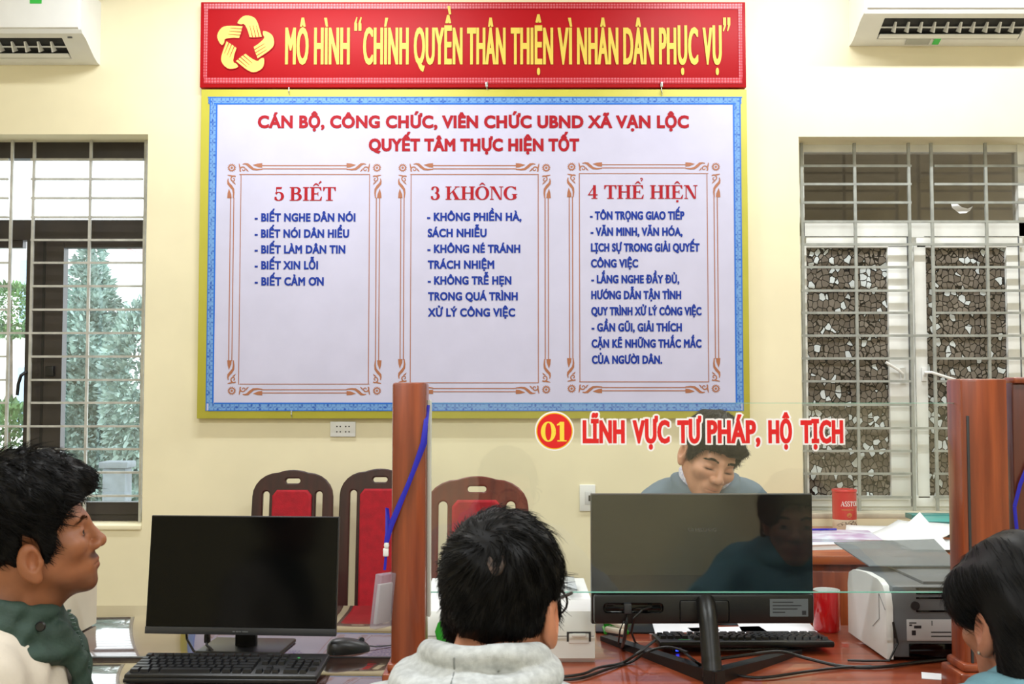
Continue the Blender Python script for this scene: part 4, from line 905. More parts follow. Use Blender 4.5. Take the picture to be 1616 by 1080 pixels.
# tin
a = at(1333, 832, 4.80); t = thing('biscuit_tin', 'red round tin with white lettering on the cabinet by the window', 'tin', (a.x, 4.80, ZCB)); r = 18.5 / F * 4.8; h = .176
MB().lathe([(0, .001), (r - .002, .001), (r, .004), (r, .045)], 40).build('lower_band', mat('tin_cream', (222, 210, 190), .3), t)
MB().lathe([(r, .045), (r, h - .012), (r + .002, h - .010), (r + .002, h - .003), (r, h), (0, h - .002)], 40).build('body', mat('tin_red', (200, 24, 34), .25), t)
def wrap(vs, rr): return [((rr + v[2]) * math.sin(v[0] / rr), -(rr + v[2]) * math.cos(v[0] / rr), v[1]) for v in vs]
V, Fs = join([serif_word('ASSTOR', -.030, .056, .105, .021)]); link('lettering', np_mesh('l', wrap(V, r + .0006), Fs), M_sw, t, ang=180)
V, Fs = join([rect(-.028 + i * .004, -.022 + i * .004 + .002, .087, .091) for i in range(12)] + [([(.006 + .012 * math.cos(k * .5236), .066 + .010 * math.sin(k * .5236), 0) for k in range(12)], [tuple(range(12))])]); link('print', np_mesh('l', wrap(V, r + .0005), Fs), mat('tin_gold', (196, 120, 50), .4), t, ang=180)
m = MB(); V, Fs = join([fill_loops([[(x_ + .011 * math.cos(k * .6283) * (1.5 if k % 2 else 1), z_ + .006 * math.sin(k * .6283 + .3), 0)[:2] for k in range(10)]]) for x_, z_ in ((-.02, .03), (.004, .026), (.026, .031), (.04, .022), (-.036, .022), (.015, .036))]); link('biscuit_print', np_mesh('l', wrap(V, r + .0006), Fs), mat('biscuit_brown', (70, 40, 28), .5), t, ang=180)
# teal folders
def slab(name, label, cat, px, py, Y, z, sx, sy, h, rz, m, spine=None):
    a = at(px, py, Y); t = thing(name, label, cat, (a.x, Y, z), R(rz))
    MB().box(-sx / 2, sx / 2, -sy / 2, sy / 2, 0, .003, .001).box(-sx / 2, sx / 2, -sy / 2, sy / 2, h - .003, h, .001).box(-sx / 2, -sx / 2 + .004, -sy / 2, sy / 2, 0, h).build('cover', m, t)
    MB().box(-sx / 2 + .006, sx / 2 - .006, -sy / 2 + .006, sy / 2 - .004, .003, h - .003).build('pages', M_paper if spine is None else spine, t); return t
slab('folder', 'dark folder at the bottom of the stack behind the right post', 'folder', 1514, 846, 4.62, ZCB, .32, .24, .022, -14, mat('navy_card', (36, 44, 62), .5), M_dgrey)
slab('folder', 'blue folder under the teal folder behind the right post', 'folder', 1516, 840, 4.63, ZCB + .0225, .32, .24, .018, -12, mat('blue_card', (30, 90, 170), .4), M_dgrey)
slab('folder', 'teal folder on top of the stack behind the right post', 'folder', 1514, 828, 4.65, ZCB + .041, .33, .24, .022, -10, mat('teal_card', (70, 176, 172), .35), mat('teal_pages', (96, 190, 184), .4))
slab('folder', 'second teal folder behind the stack on the window sill', 'folder', 1492, 812, 4.80, ZCB + .0455, .32, .10, .02, -4, mat('teal_card_dark', (44, 140, 140), .35), mat('teal_pages', (96, 190, 184), .4))
MATS['navy_card']
m = MB().box(-.12, .12, -.03, .05, 0, .045, .003); tag(m.build('cardboard_box', mat('drab_card', (150, 140, 120), .7), loc=(at(1492, 812, 4.80).x, 4.80, ZCB)), 'low drab box carrying the rearmost teal folder', 'box')
# papers
def sheet(label, px, py, Y, z, rz, sx=.21, sy=.297, curl=.0, m=None, tilt=0):
    a = at(px, py, Y); V, Fs = [], []
    for i in range(9):
        for j in range(9):
            x, y = (i / 8 - .5) * sx, (j / 8 - .5) * sy; V.append((x, y, curl * ((i / 8) ** 2 + .5 * math.sin(j * .7) * .15)))
    for i in range(8):
        for j in range(8): Fs.append((i * 9 + j, (i + 1) * 9 + j, (i + 1) * 9 + j + 1, i * 9 + j + 1))
    o = link('paper_sheet', np_mesh('p', V, Fs), m or M_paper, None, (a.x, Y, z), (tilt, 0, R(rz)), 180); md_ = o.modifiers.new('thick', 'SOLIDIFY'); md_.thickness = .0012; md_.offset = 1
    return tag(o, label, 'paper', 'papers on the side cabinet')
M_col = mat('colour_print', (226, 230, 244), .5, rgb2=(190, 160, 200), nscale=14)
slab('leaflet_stack', 'stack of printed leaflets at the left end of the cabinet beside the red tin', 'leaflet', 1300, 858, 4.32, ZCB, .34, .30, .022, 12, M_paper)
slab('leaflet', 'pink and blue printed leaflet on top of the left paper stack', 'leaflet', 1312, 842, 4.36, ZCB + .023, .34, .30, .012, -8, M_col)
o = MB().tube([(-.07, 0, .0), (.07, .01, .0)], .004, 8).build('ballpoint_pen', M_blue, loc=(at(1290, 828, 4.5).x, 4.46, ZCB + .04)); tag(o, 'blue pen lying on the left paper stack', 'pen')
sheet('white sheet lying flat in the middle of the cabinet top', 1405, 845, 4.5, ZCB + .003, 70, .26, .36, .03)
sheet('white sheet with a raised corner in front of the teal folders', 1432, 838, 4.42, ZCB + .012, 35, .3, .3, .05)
sheet('white sheet at the right end of the cabinet top near the post', 1478, 862, 4.25, ZCB + .006, -25, .24, .32, .01)
m = MB(); a = at(1455, 812, 4.40); V = [at(1405, 852, 4.30), at(1452, 809, 4.48), at(1502, 866, 4.12), at(1440, 868, 4.10)]; V = [v - a for v in V]; V2 = [v + Vector((0, .004, .001)) for v in V]
m.raw(V + V2, [(0, 3, 2, 1), (4, 5, 6, 7), (0, 1, 5, 4), (1, 2, 6, 5), (2, 3, 7, 6), (3, 0, 4, 7)]); tag(m.build('paper_sheet', M_paper, loc=a), 'white sheet bent up to a point behind the printer tray', 'paper', 'papers on the side cabinet')
# ------------------------------------------------------------------ people
def sd_ell(P, c, r):
    q = (P - np.array(c, np.float32)) / np.array(r, np.float32); k0 = np.sqrt((q * q).sum(1)) + 1e-9; q2 = q / np.array(r, np.float32); k1 = np.sqrt((q2 * q2).sum(1)) + 1e-9
    return k0 * (k0 - 1) / k1
def sd_sph(P, c, r): d = P - np.array(c, np.float32); return np.sqrt((d * d).sum(1)) - r
def sd_cap(P, a, b, ra, rb=None):
    rb = ra if rb is None else rb; a = np.array(a, np.float32); b = np.array(b, np.float32); ab = b - a; d = P - a
    t = np.clip((d @ ab) / (ab @ ab), 0, 1); q = d - t[:, None] * ab
    return np.sqrt((q * q).sum(1)) - (ra + (rb - ra) * t)
def chain(P, pts, rs, k=.01):
    d = None
    for i in range(len(pts) - 1):
        e = sd_cap(P, pts[i], pts[i + 1], rs[i], rs[i + 1]); d = e if d is None else np.minimum(d, e)
    return d
def smin(a, b, k): h = np.clip(.5 + .5 * (b - a) / k, 0, 1); return b + (a - b) * h - k * h * (1 - h)
def smax(a, b, k): return -smin(-a, -b, k)
def rotm(yaw, pitch, roll):
    """head frame: +Y is where the face looks; pitch down and roll are positive forwards / to the own right"""
    return np.array(Matrix.Rotation(yaw, 3, 'Z') @ Matrix.Rotation(-pitch, 3, 'X') @ Matrix.Rotation(roll, 3, 'Y'), np.float32)
def snet(f, lo, hi, h):
    lo = np.array(lo, np.float32); n = [int(math.ceil((hi[i] - lo[i]) / h)) + 1 for i in range(3)]
    ax = [lo[i] + h * np.arange(n[i], dtype=np.float32) for i in range(3)]
    V = np.empty(n, np.float32); st = max(1, 400000 // (n[1] * n[2]))
    for s in range(0, n[0], st):
        g = np.meshgrid(ax[0][s:s + st], ax[1], ax[2], indexing='ij'); P = np.stack([q.ravel() for q in g], 1); V[s:s + st] = f(P).reshape(g[0].shape)
    V[0] = V[-1] = 1; V[:, 0] = V[:, -1] = 1; V[:, :, 0] = V[:, :, -1] = 1
    ins = V < 0; c = np.zeros([k - 1 for k in n], np.int8); sl = lambda o, k: slice(o, k - 1 + o)
    for i in (0, 1):
        for j in (0, 1):
            for k in (0, 1): c += ins[sl(i, n[0]), sl(j, n[1]), sl(k, n[2])]
    act = (c > 0) & (c < 8); idx = np.argwhere(act); vid = -np.ones(act.shape, np.int64); vid[act] = np.arange(len(idx))
    acc = np.zeros((len(idx), 3), np.float32); cnt = np.zeros(len(idx), np.float32)
    for a in range(3):
        o1, o2 = [q for q in range(3) if q != a]
        for i in (0, 1):
            for j in (0, 1):
                p0 = idx.copy(); p0[:, o1] += i; p0[:, o2] += j; p1 = p0.copy(); p1[:, a] += 1
                v0 = V[tuple(p0.T)]; v1 = V[tuple(p1.T)]; m_ = (v0 < 0) != (v1 < 0); t = np.where(m_, v0 / np.where(m_, v0 - v1, 1), 0)
                q = p0.astype(np.float32); q[:, a] += t; acc[m_] += q[m_]; cnt[m_] += 1
    vert = lo + h * acc / cnt[:, None]; faces = []
    for a in range(3):
        o1, o2 = [(1, 2), (2, 0), (0, 1)][a]
        s0 = [slice(None)] * 3; s1 = [slice(None)] * 3; s0[a] = slice(0, n[a] - 1); s1[a] = slice(1, n[a])
        A, B = ins[tuple(s0)], ins[tuple(s1)]; e = np.argwhere(A != B); e = e[(e[:, o1] > 0) & (e[:, o2] > 0) & (e[:, o1] < n[o1] - 1) & (e[:, o2] < n[o2] - 1)]
        def cell(d1, d2): q = e.copy(); q[:, o1] -= d1; q[:, o2] -= d2; return vid[tuple(q.T)]
        Q = np.stack([cell(1, 1), cell(0, 1), cell(0, 0), cell(1, 0)], 1); fl = ~A[tuple(e.T)]; Q[fl] = Q[fl][:, ::-1]; faces.append(Q)
    Fc = np.concatenate(faces); return vert, Fc[(Fc >= 0).all(1)]
def relax(V, Fc, it=2, lam=.5):
    e = np.concatenate([Fc[:, [0, 1]], Fc[:, [1, 2]], Fc[:, [2, 3]], Fc[:, [3, 0]]]); n = len(V)
    deg = np.bincount(e[:, 0], minlength=n) + np.bincount(e[:, 1], minlength=n) + 1e-9
    for _ in range(it):
        s = np.zeros_like(V)
        for a in range(3): s[:, a] = np.bincount(e[:, 0], V[e[:, 1], a], n) + np.bincount(e[:, 1], V[e[:, 0], a], n)
        V = V + lam * (s / deg[:, None] - V)
    return V
def cranium(Q):
    d = sd_ell(Q, (0, -.014, .032), (.073, .094, .087))
    return smin(d, sd_ell(Q, (0, .026, -.03), (.059, .064, .076)), .03)
def head_sdf(Q, ear_z=-.012, eye=0):
    d = cranium(Q); A = np.abs(Q[:, 0:1]); S = np.concatenate([A, Q[:, 1:]], 1)          # mirrored half
    d = smin(d, sd_cap(S, (.050, .0, -.05), (.016, .072, -.098), .018, .015), .03)
    d = smin(d, sd_ell(Q, (0, .076, -.1), (.02, .016, .016)), .02)
    d = smin(d, sd_cap(S, (.0, .080, .016), (.036, .068, .018), .010), .016)
    d = smin(d, sd_ell(S, (.044, .058, -.026), (.022, .024, .02)), .022)
    d = smax(d, -sd_ell(S, (.033, .094, -.004), (.018, .016, .012)), .012)
    d = smin(d, sd_ell(S, (.032, .070, -.004), (.0165, .0135, .0115)), .005)
    if eye: d = smax(d, -sd_ell(S, (.0325, .088, -.0045), (.0135, .016, .0036)), .0025)              # lids over the eyeball
    d = smin(d, sd_cap(Q, (0, .086, .008), (0, .105, -.028), .0065, .0105), .012)
    d = smin(d, sd_sph(Q, (0, .106, -.032), .0105), .008)
    d = smin(d, sd_ell(S, (.0135, .096, -.036), (.0085, .011, .008)), .006)
    d = smax(d, -sd_ell(S, (.0065, .100, -.0445), (.0038, .005, .004)), .003)
    d = smin(d, sd_ell(Q, (0, .078, -.066), (.03, .020, .022)), .016)
    d = smin(d, sd_cap(S, (0, .0955, -.0625), (.021, .086, -.0670), .0052, .003), .005)
    d = smin(d, sd_cap(S, (0, .0945, -.0745), (.018, .086, -.0725), .0064, .003), .005)
    d = smax(d, -sd_cap(S, (0, .1035, -.068), (.023, .092, -.0705), .0022, .0015), .003)
    e = sd_ell(S, (.080, -.013, ear_z), (.0125, .021, .034)); e = smin(e, sd_ell(S, (.079, -.005, ear_z - .03), (.008, .010, .011)), .008)
    e = smax(e, -sd_ell(S, (.096, -.007, ear_z + .003), (.017, .012, .021)), .003); e = smax(e, -sd_ell(S, (.094, -.02, ear_z + .012), (.006, .007, .016)), .003)
    e = smin(e, sd_ell(S, (.079, .004, ear_z - .004), (.006, .006, .008)), .005)
    return smin(d, e, .006)
def skin_mat(name, rgb):
    m = mat(name, rgb, .48, noise=.06, nscale=40, bump=.06, bscale=900); nt = m.node_tree; b = nt.nodes['Principled BSDF']
    b.inputs['Subsurface Weight'].default_value = .12; b.inputs['Subsurface Radius'].default_value = (.02, .008, .004); b.inputs['Subsurface Scale'].default_value = .5
    mx = [n for n in nt.nodes if n.type == 'MIX'][0]; at_ = nt.nodes.new('ShaderNodeAttribute'); at_.attribute_name = 'tone'
    ml = nt.nodes.new('ShaderNodeMix'); ml.data_type = 'RGBA'; ml.blend_type = 'MULTIPLY'; ml.inputs[0].default_value = 1
    nt.links.new(mx.outputs[2], ml.inputs[6]); nt.links.new(at_.outputs['Color'], ml.inputs[7]); nt.links.new(ml.outputs[2], b.inputs['Base Color']); return m
def tone(V, Hc, Rh, beard):
    Q = (V - Hc) @ Rh; S = np.abs(Q[:, 0]); n = len(V); C = np.ones((n, 4), np.float32)
    def blend(w, c): C[:, :3] = C[:, :3] * (1 - w[:, None]) + w[:, None] * np.array(c, np.float32)
    g = lambda c, r: np.exp(-(((np.stack([S, Q[:, 1], Q[:, 2]], 1) - np.array(c)) / np.array(r)) ** 2).sum(1))
    front = (Q[:, 1] > .02) & (Q[:, 2] > -.14)
    blend(.75 * np.clip(g((0, .095, -.0625), (.02, .014, .0038)) + g((0, .095, -.0745), (.017, .014, .005)), 0, 1), (.78, .5, .48))
    blend(.8 * g((.0, .10, -.0683), (.022, .012, .0014)), (.3, .16, .15))
    blend(np.clip(1.3 * g((.033, .081, -.0105), (.0140, .012, .0026)), 0, .95), (.05, .035, .03))          # lash line
    blend(.3 * g((.079, -.006, -.01), (.01, .02, .03)), (1.0, .72, .66))
    if beard:
        j = np.clip((-.072 - Q[:, 2]) / .02, 0, 1) * np.clip((Q[:, 1] - .0) / .03, 0, 1) * (Q[:, 2] > -.16)
        blend(beard * .75 * j, (.34, .32, .30)); blend(beard * np.clip(2.2 * g((.008, .094, -.053), (.022, .016, .006)), 0, 1), (.22, .15, .12)); blend(beard * .7 * g((0, .09, -.086), (.012, .02, .007)), (.25, .22, .2))
    return C
def strands(V, Fc, n, fn, rad, seed, L):
    """tapered three-sided hair strands rooted on a cap mesh; fn(points, normals) -> comb direction"""
    rg = np.random.default_rng(seed); a, b, c, d = (V[Fc[:, i]] for i in range(4)); nr = np.cross(c - a, d - b); ar = np.linalg.norm(nr, axis=1) + 1e-12; nr = nr / ar[:, None]
    i = rg.choice(len(Fc), n, p=ar / ar.sum()); u, v = rg.random((2, n, 1)); p = (a[i] * (1 - u) + b[i] * u) * (1 - v) + (d[i] * (1 - u) + c[i] * u) * v; N = nr[i]
    keep, dr, ln, lift = fn(p, N, rg); p, N, dr, ln, lift = p[keep], N[keep], dr[keep], ln[keep], lift[keep]; n = len(p)
    dr = dr - (dr * N).sum(1)[:, None] * N * .9; dr /= np.linalg.norm(dr, axis=1)[:, None] + 1e-9
    dr = dr + rg.normal(0, .10, (n, 3)); dr -= (dr * N).sum(1)[:, None] * N; sd = np.cross(dr, N); sd /= np.linalg.norm(sd, axis=1)[:, None] + 1e-9
    K = 5; rings = []
    for k in range(K):
        t = k / (K - 1); q = p - N * .003 + dr * (ln * t)[:, None] + N * (.0035 * min(1, t * 3) + lift * ln * (t - .5 * t * t) - (ln * t) ** 2 / .21)[:, None]; q[:, 2] -= .10 * ln * t * t
        r = rad * (1 - .85 * t); up = np.cross(sd, dr); rings.append(np.stack([q + sd * r, q - sd * r, q + N * r * .8], 1))
    W = np.stack(rings, 1).reshape(-1, 3); base = (np.arange(n) * K * 3)[:, None]; Fs = []
    for k in range(K - 1):
        for j in range(3):
            j2 = (j + 1) % 3; Fs.append(base + np.array([k * 3 + j, k * 3 + j2, k * 3 + 3 + j2, k * 3 + 3 + j]))
    return W, np.concatenate(Fs)
def merge(*ms):
    V, Fs, n = [], [], 0
    for v, f in ms: V.append(v); Fs.append(f + n); n += len(v)
    return np.concatenate(V), np.concatenate(Fs)
def quad_obj(name, V, Fc, m, parent, col=None):
    me = bpy.data.meshes.new(name); me.vertices.add(len(V)); me.vertices.foreach_set('co', V.astype(np.float32).ravel()); me.loops.add(4 * len(Fc)); me.loops.foreach_set('vertex_index', Fc.astype(np.int32).ravel())
    me.polygons.add(len(Fc)); me.polygons.foreach_set('loop_start', np.arange(0, 4 * len(Fc), 4, dtype=np.int32)); me.update(calc_edges=True); me.validate()
    if col is not None: at_ = me.color_attributes.new('tone', 'FLOAT_COLOR', 'POINT'); at_.data.foreach_set('color', col.ravel())
    return link(name, me, m, parent, ang=180)
def hand_sdf(P, W, fw, up, side, curl):
    """a right/left hand from the wrist W pointing along fw, back of the hand towards up"""
    W, fw, up = (np.array(v, np.float32) for v in (W, fw, up)); fw /= np.linalg.norm(fw); up -= fw * (up @ fw); up /= np.linalg.norm(up); sx = np.cross(fw, up) * side
    T = lambda x, y, z: W + sx * x + fw * y + up * z
    d = sd_cap(P, T(0, -.06, 0), T(0, .012, 0), .029, .026); d = smin(d, sd_cap(P, T(.02, .03, 0), T(.024, .075, 0), .016, .013), .012)
    d = smin(d, sd_cap(P, T(-.004, .03, 0), T(-.004, .082, .002), .016, .0135), .012); d = smin(d, sd_cap(P, T(-.024, .03, 0), T(-.028, .07, -.001), .015, .0115), .012)
    for x, l, r in ((.028, .070, .0085), (.009, .080, .0088), (-.011, .073, .0083), (-.030, .056, .0074)):
        a = T(x, .078 if x > -.02 else .07, 0); p = [a]; ang = .25 * curl; rr = [r, r * .96, r * .9, r * .74]
        for s in (.48, .30, .24):
            p.append(p[-1] + (fw * math.cos(ang) - up * math.sin(ang)) * l * s); ang += .55 * curl
        d = smin(d, chain(P, p, rr), .004)
    p = [T(.024, .018, -.006), T(.045, .042, -.012), T(.052, .066, -.018), T(.05, .086, -.022)]; d = smin(d, chain(P, p, [.015, .0115, .010, .008]), .006)
    return d

def person(label, pos, yaw, hc, hrot, skin, beard, hairfn, ncrown, strand_len, wear, arms, ear_z=-.012, nb=(0, -.06, -.16), sw=1, hs=(1, 1, 1), hstep=.003, nstr=5200):
    """pos: point of the floor below the seat; hc: head centre above it (own frame, +Y in front); hrot: yaw, pitch, roll of the head"""
    t = thing('person', label, 'person', (pos[0], pos[1], 0), yaw)
    Rh = rotm(*hrot); Hc = np.array(hc, np.float32); hs_ = np.array(hs, np.float32); loc = lambda P: ((P - Hc) @ Rh) / hs_
    wpt = lambda q: Hc + Rh @ (np.array(q, np.float32) * hs_)
    NB = Hc * np.array((.55, 1, 1), np.float32) + np.array(nb, np.float32); n0 = wpt((0, -.03, -.05)); SH = NB + np.array((0, -.012, -.035), np.float32)
    def body(P):
        d = head_sdf(loc(P), ear_z, wear.get('eyes', 0)); d = smin(d, sd_cap(P, n0, NB, .052, .057), .03); d = smin(d, sd_cap(P, wpt((0, .03, -.085)), NB + np.array((0, .035, -.01), np.float32), .034, .03), .03)
        for s in (-1, 1): d = smin(d, sd_cap(P, NB + np.array((s * .02, -.01, -.0), np.float32), SH + np.array((s * .13 * sw, 0, -.02), np.float32), .045, .036), .04)
        return smin(d, sd_ell(P, SH + np.array((0, .01, -.07), np.float32), (.14 * sw, .08, .085)), .04)
    lo = Hc + np.array((-.2, -.2, -.36)); hi = Hc + np.array((.2, .17, .15)); V, Fc = snet(body, lo, hi, hstep); V = relax(V, Fc, 1, .4); parts = [(V, Fc)]
    for s, (el, wr, fw, up, cu) in zip((1, -1), arms):
        W = np.array(wr, np.float32); E = np.array(el, np.float32); f = lambda P: smin(hand_sdf(P, W, fw, up, s, cu), sd_cap(P, E, W, .04, .028), .02)
        c = (W + E) / 2; ext = np.abs(W - E) / 2 + .15; hv = snet(f, c - ext, c + ext, .0045); parts.append(hv)
    V, Fc = merge(*parts); quad_obj('body', V, Fc, skin, t, tone(V, Hc, Rh, beard))
    # hair
    hs = lambda P: hairfn(loc(P), P); lo = Hc + np.array((-.16, -.18, -.30)); hi = Hc + np.array((.16, .18, .18)); V, Fc = snet(hs, lo, hi, .0045); V = relax(V, Fc, 2, .5)
    crown = np.array(ncrown, np.float32)
    def comb(p, N, rg):
        Q = loc(p); d = Q - crown; d /= np.linalg.norm(d, axis=1)[:, None] + 1e-9; sw = np.cross(d, np.array((0, -.5, .85))); dr = d + .45 * sw + np.array(strand_len[2]); dr = dr @ Rh.T; Nq = N @ Rh
        top = np.clip((Q[:, 2] + .02) / .08, 0, 1); ln = strand_len[0] + (strand_len[1] - strand_len[0]) * top; ln = ln * rg.uniform(.7, 1.2, len(p)); lift = rg.uniform(.0, .26, len(p)) * strand_len[3]
        ln = ln * np.where(Q[:, 1] > .055, .55, 1); inner = head_sdf(Q - Nq * .002); return (Nq[:, 2] > -.75) & (inner > -.001), dr, ln, lift
    S_ = strands(V, Fc, nstr, comb, .0009, 11, strand_len); Vh, Fh = merge((V, Fc), S_)
    quad_obj('hair', Vh, Fh, wear['hair'], t)
    for s in (-1, 1) if wear.get('eyes', 0) else ():
        m = MB(); prof = [(0, -.0112)] + [(.0112 * math.sin(R(q)), -.0112 * math.cos(R(q))) for q in range(15, 180, 15)] + [(0, .0112)]
        m.lathe(prof[:-3], 20, axis='y', cap=False); m.mi = 1; m.lathe(prof[-4:-1], 20, axis='y', cap=False); m.mi = 2; m.lathe([(.0031, .01085), (0, .0113)], 14, axis='y', cap=False)
        c = wpt((s * .032, .0705, -.004)); e = m.build('eyeball', [mat('eye_white', (214, 206, 198), .2), mat('iris_brown', (52, 32, 22), .15), M_blackg], t, loc=tuple(map(float, c))); e.rotation_euler = Matrix(Rh.tolist()).to_euler()
    # eyebrows
    if wear.get('brows', True):
        rg = np.random.default_rng(5); 
        for s in (-1, 1):
            m = MB()
            for i in range(150):
                u = rg.random(); q0 = np.array((s * (.014 + .036 * u), .0925 - .020 * u ** 2, .0185 + .004 * math.sin(u * 3.0) - .006 * u * u + rg.normal(0, .0017)), np.float32); dq = np.array((s * .009, -.003 * u, .002 - .003 * u), np.float32)
                for st in range(12):
                    if head_sdf(q0[None, :], ear_z)[0] > .0004: q0[1] -= .001
                    else: break
                q1 = q0 + dq + np.array((0, .0012, 0)); a, b = wpt(q0), wpt(q1); m.raw([a, a + np.array((0, 0, .0013)), b], [(0, 1, 2)])
            m.build('eyebrow', wear['hair'], t, fix=False)
    # clothes
    def top(P, grow=0):
        o = lambda x, y, z: SH + np.array((x, y, z), np.float32)
        d = sd_ell(P, o(0, .012, -.17), (.178 * sw, .125, .22)); d = smin(d, sd_cap(P, o(-.135 * sw, 0, -.035), o(.135 * sw, 0, -.035), .066), .06)
        for s in (-1, 1): d = smin(d, sd_cap(P, NB + np.array((s * .045, -.01, -.02), np.float32), o(s * .15 * sw, 0, -.03), .05, .055), .04)
        d = smin(d, sd_cap(P, (0, 0, .58), (0, SH[1] * .6, SH[2] - .3), .165, .155), .08)
        for s, (el, wr, *_r) in zip((1, -1), arms):
            d = smin(d, sd_cap(P, o(s * .175 * sw, 0, -.045), el, .062, .056), .04); d = smin(d, sd_cap(P, el, np.array(el) * .08 + np.array(wr) * .92, .054, .043), .035)
        d = smax(d, -sd_cap(P, NB + np.array((0, .01, -.06), np.float32), n0 + np.array((0, .0, .06), np.float32), .056, .066), .012)
        d = smax(d, .50 - P[:, 2], .02)
        fold = .0035 * np.sin(P[:, 2] * 55 + 9 * np.sin(P[:, 0] * 11) + P[:, 1] * 22) + .0025 * np.sin(P[:, 0] * 70 + P[:, 2] * 40 + 5 * np.sin(P[:, 1] * 20))
        return d - grow + fold * wear.get('fold', 1)
    V, Fc = snet(top, (-.42, -.36, .46), (.42, .62, Hc[2] + .02), .0085); V = relax(V, Fc, 2, .5); jk = quad_obj(wear['top_name'], V, Fc, wear['top'], t)
    def legs(P):
        d = sd_cap(P, (-.09, .0, .53), (.09, .0, .53), .115)
        for s in (-1, 1): d = smin(d, sd_cap(P, (s * .09, .03, .53), (s * .13, .42, .52), .085, .062), .05); d = smin(d, sd_cap(P, (s * .13, .42, .52), (s * .14, .40, .09), .062, .05), .03)
        return d
    V, Fc = snet(legs, (-.3, -.16, .03), (.3, .55, .68), .014); V = relax(V, Fc, 2, .5); quad_obj('trousers', V, Fc, wear['trousers'], t)
    for s in (-1, 1):
        sh = lambda P: smax(smin(sd_ell(P, (s * .145, .40, .055), (.045, .07, .06)), sd_ell(P, (s * .15, .48, .035), (.045, .10, .042)), .03), .002 - P[:, 2], .004)
        V, Fc = snet(sh, (s * .145 - .07, .28, -.02), (s * .145 + .07, .62, .14), .009); V = relax(V, Fc, 1, .5); quad_obj('shoe', V, Fc, M_black, t)
    return dict(t=t, Hc=Hc, Rh=Rh, NB=NB, SH=SH, wpt=wpt, loc=loc, n0=n0, jacket=jk, top=top)
def wtop(p): return p
def az_line(Q, pts):
    az = np.degrees(np.arctan2(np.abs(Q[:, 0]), Q[:, 1])); return np.interp(az, [a for a, _ in pts], [z for _, z in pts])     # 0 = face, 180 = back
M_hair = mat('black_hair', (9, 8, 8), .5, noise=.3, nscale=60, spec=.14); M_hair2 = mat('black_hair_brownish', (18, 16, 14), .5, noise=.3, nscale=60, spec=.2)
def short_hair(line, t_top, t_side, fringe=0, left=0, fr_c=(0, .09, .07), fr_r=(.05, .02, .02), lump=.003):
    def f(Q, P):
        w_ = np.clip((Q[:, 2] - .0) / .09, 0, 1); th = t_side + (t_top - t_side) * w_ * w_ * (3 - 2 * w_)
        th = th * np.clip(1 + (Q[:, 2] + .02) / .07 * (Q[:, 1] < 0), .15, 1)
        d = cranium(Q) - th + lump * np.sin(Q[:, 0] * 95 + 4 * np.sin(Q[:, 1] * 60)) * np.sin(Q[:, 1] * 80 + Q[:, 2] * 90)
        d = smax(d, az_line(Q, line) - Q[:, 2], .008)
        if left: d = smin(d, sd_ell(Q, (-.073, -.014, -.012), (.020, .036, .046)), .015)
        if fringe: d = smin(d, sd_ell(Q, fr_c, fr_r) + lump * np.sin(Q[:, 0] * 160), .012)
        return d
    return f

# man in the grey hoodie, back towards us
lapR = ((.27, .10, .80), (.12, .36, .65), (-.2, 1, 0), (0, 0, 1), .5); lapL = ((-.27, .10, .80), (-.12, .36, .65), (.2, 1, 0), (0, 0, 1), .5)
sk1 = skin_mat('skin_warm', (196, 132, 100)); sk2 = skin_mat('skin_tan', (162, 102, 68)); sk3 = skin_mat('skin_brown', (178, 118, 92)); sk4 = skin_mat('skin_light', (206, 152, 122))
M_hood = mat('heather_grey_fleece', (196, 200, 200), .9, noise=.12, nscale=90, bump=.25, bscale=700); M_denim = mat('dark_trousers', (40, 44, 56), .8)
a = at(790, 958, 1.56); sd1 = az_line
pm = person('person seen from behind in a light grey hoodie and glasses with short black hair', (a.x, a.y - .05), R(-6), (0, .05, a.z), (R(-14), R(4), 0), sk1, 0,
            short_hair([(0, .07), (40, .06), (62, .03), (72, -.02), (86, -.03), (98, .012), (108, -.03), (122, -.066), (140, -.088), (180, -.092)], .021, .013, left=1), (0.004, -.075, .078), (.016, .034, (0, 0, -.1), .8),
            dict(hair=M_hair, top=M_hood, top_name='hoodie', trousers=M_denim, fold=.8, eyes=1), (lapR, lapL), nb=(-.022, -.05, -.105), hs=(.93, 1, 1), nstr=6500)
NB, SH, t, wpt = pm['NB'], pm['SH'], pm['t'], pm['wpt']
def hood(P):
    o = lambda x, y, z: NB + np.array((x, y, z), np.float32)
    ring = [o(.076 * math.cos(R(q)), .074 * math.sin(R(q)) - .005, .052 - .012 * math.sin(R(q)) - (.03 if math.sin(R(q)) > 0 else 0) * math.sin(R(q))) for q in range(150, 391, 20)]
    d = chain(P, ring, [.018] * len(ring)); ring2 = [o(.096 * math.cos(R(q)) - .012, .098 * math.sin(R(q)) - .008, .018 + .006 * math.cos(R(q))) for q in range(165, 376, 15)]; d2 = chain(P, ring2, [.025] * len(ring2))
    d = smin(d, chain(P, [o(.082 * math.cos(R(q)) - .006, .080 * math.sin(R(q)) - .006, .026) for q in range(155, 386, 15)], [.022] * 16), .002); d = smin(d, d2, .002); d = smin(d, sd_ell(P, o(-.012, -.122, -.075), (.128, .06, .075)), .003)
    d = smax(d, -sd_cap(P, o(0, .02, -.1), o(0, .03, .12), .062, .074), .012)
    return d + .0018 * np.sin(P[:, 0] * 60 + P[:, 2] * 90) + .0015 * np.sin(P[:, 0] * 23 + 2)
V, Fc = snet(hood, NB + np.array((-.22, -.24, -.24)), NB + np.array((.22, .16, .12)), .005); V = relax(V, Fc, 2, .5); hd = quad_obj('hood', V, Fc, M_hood, t)
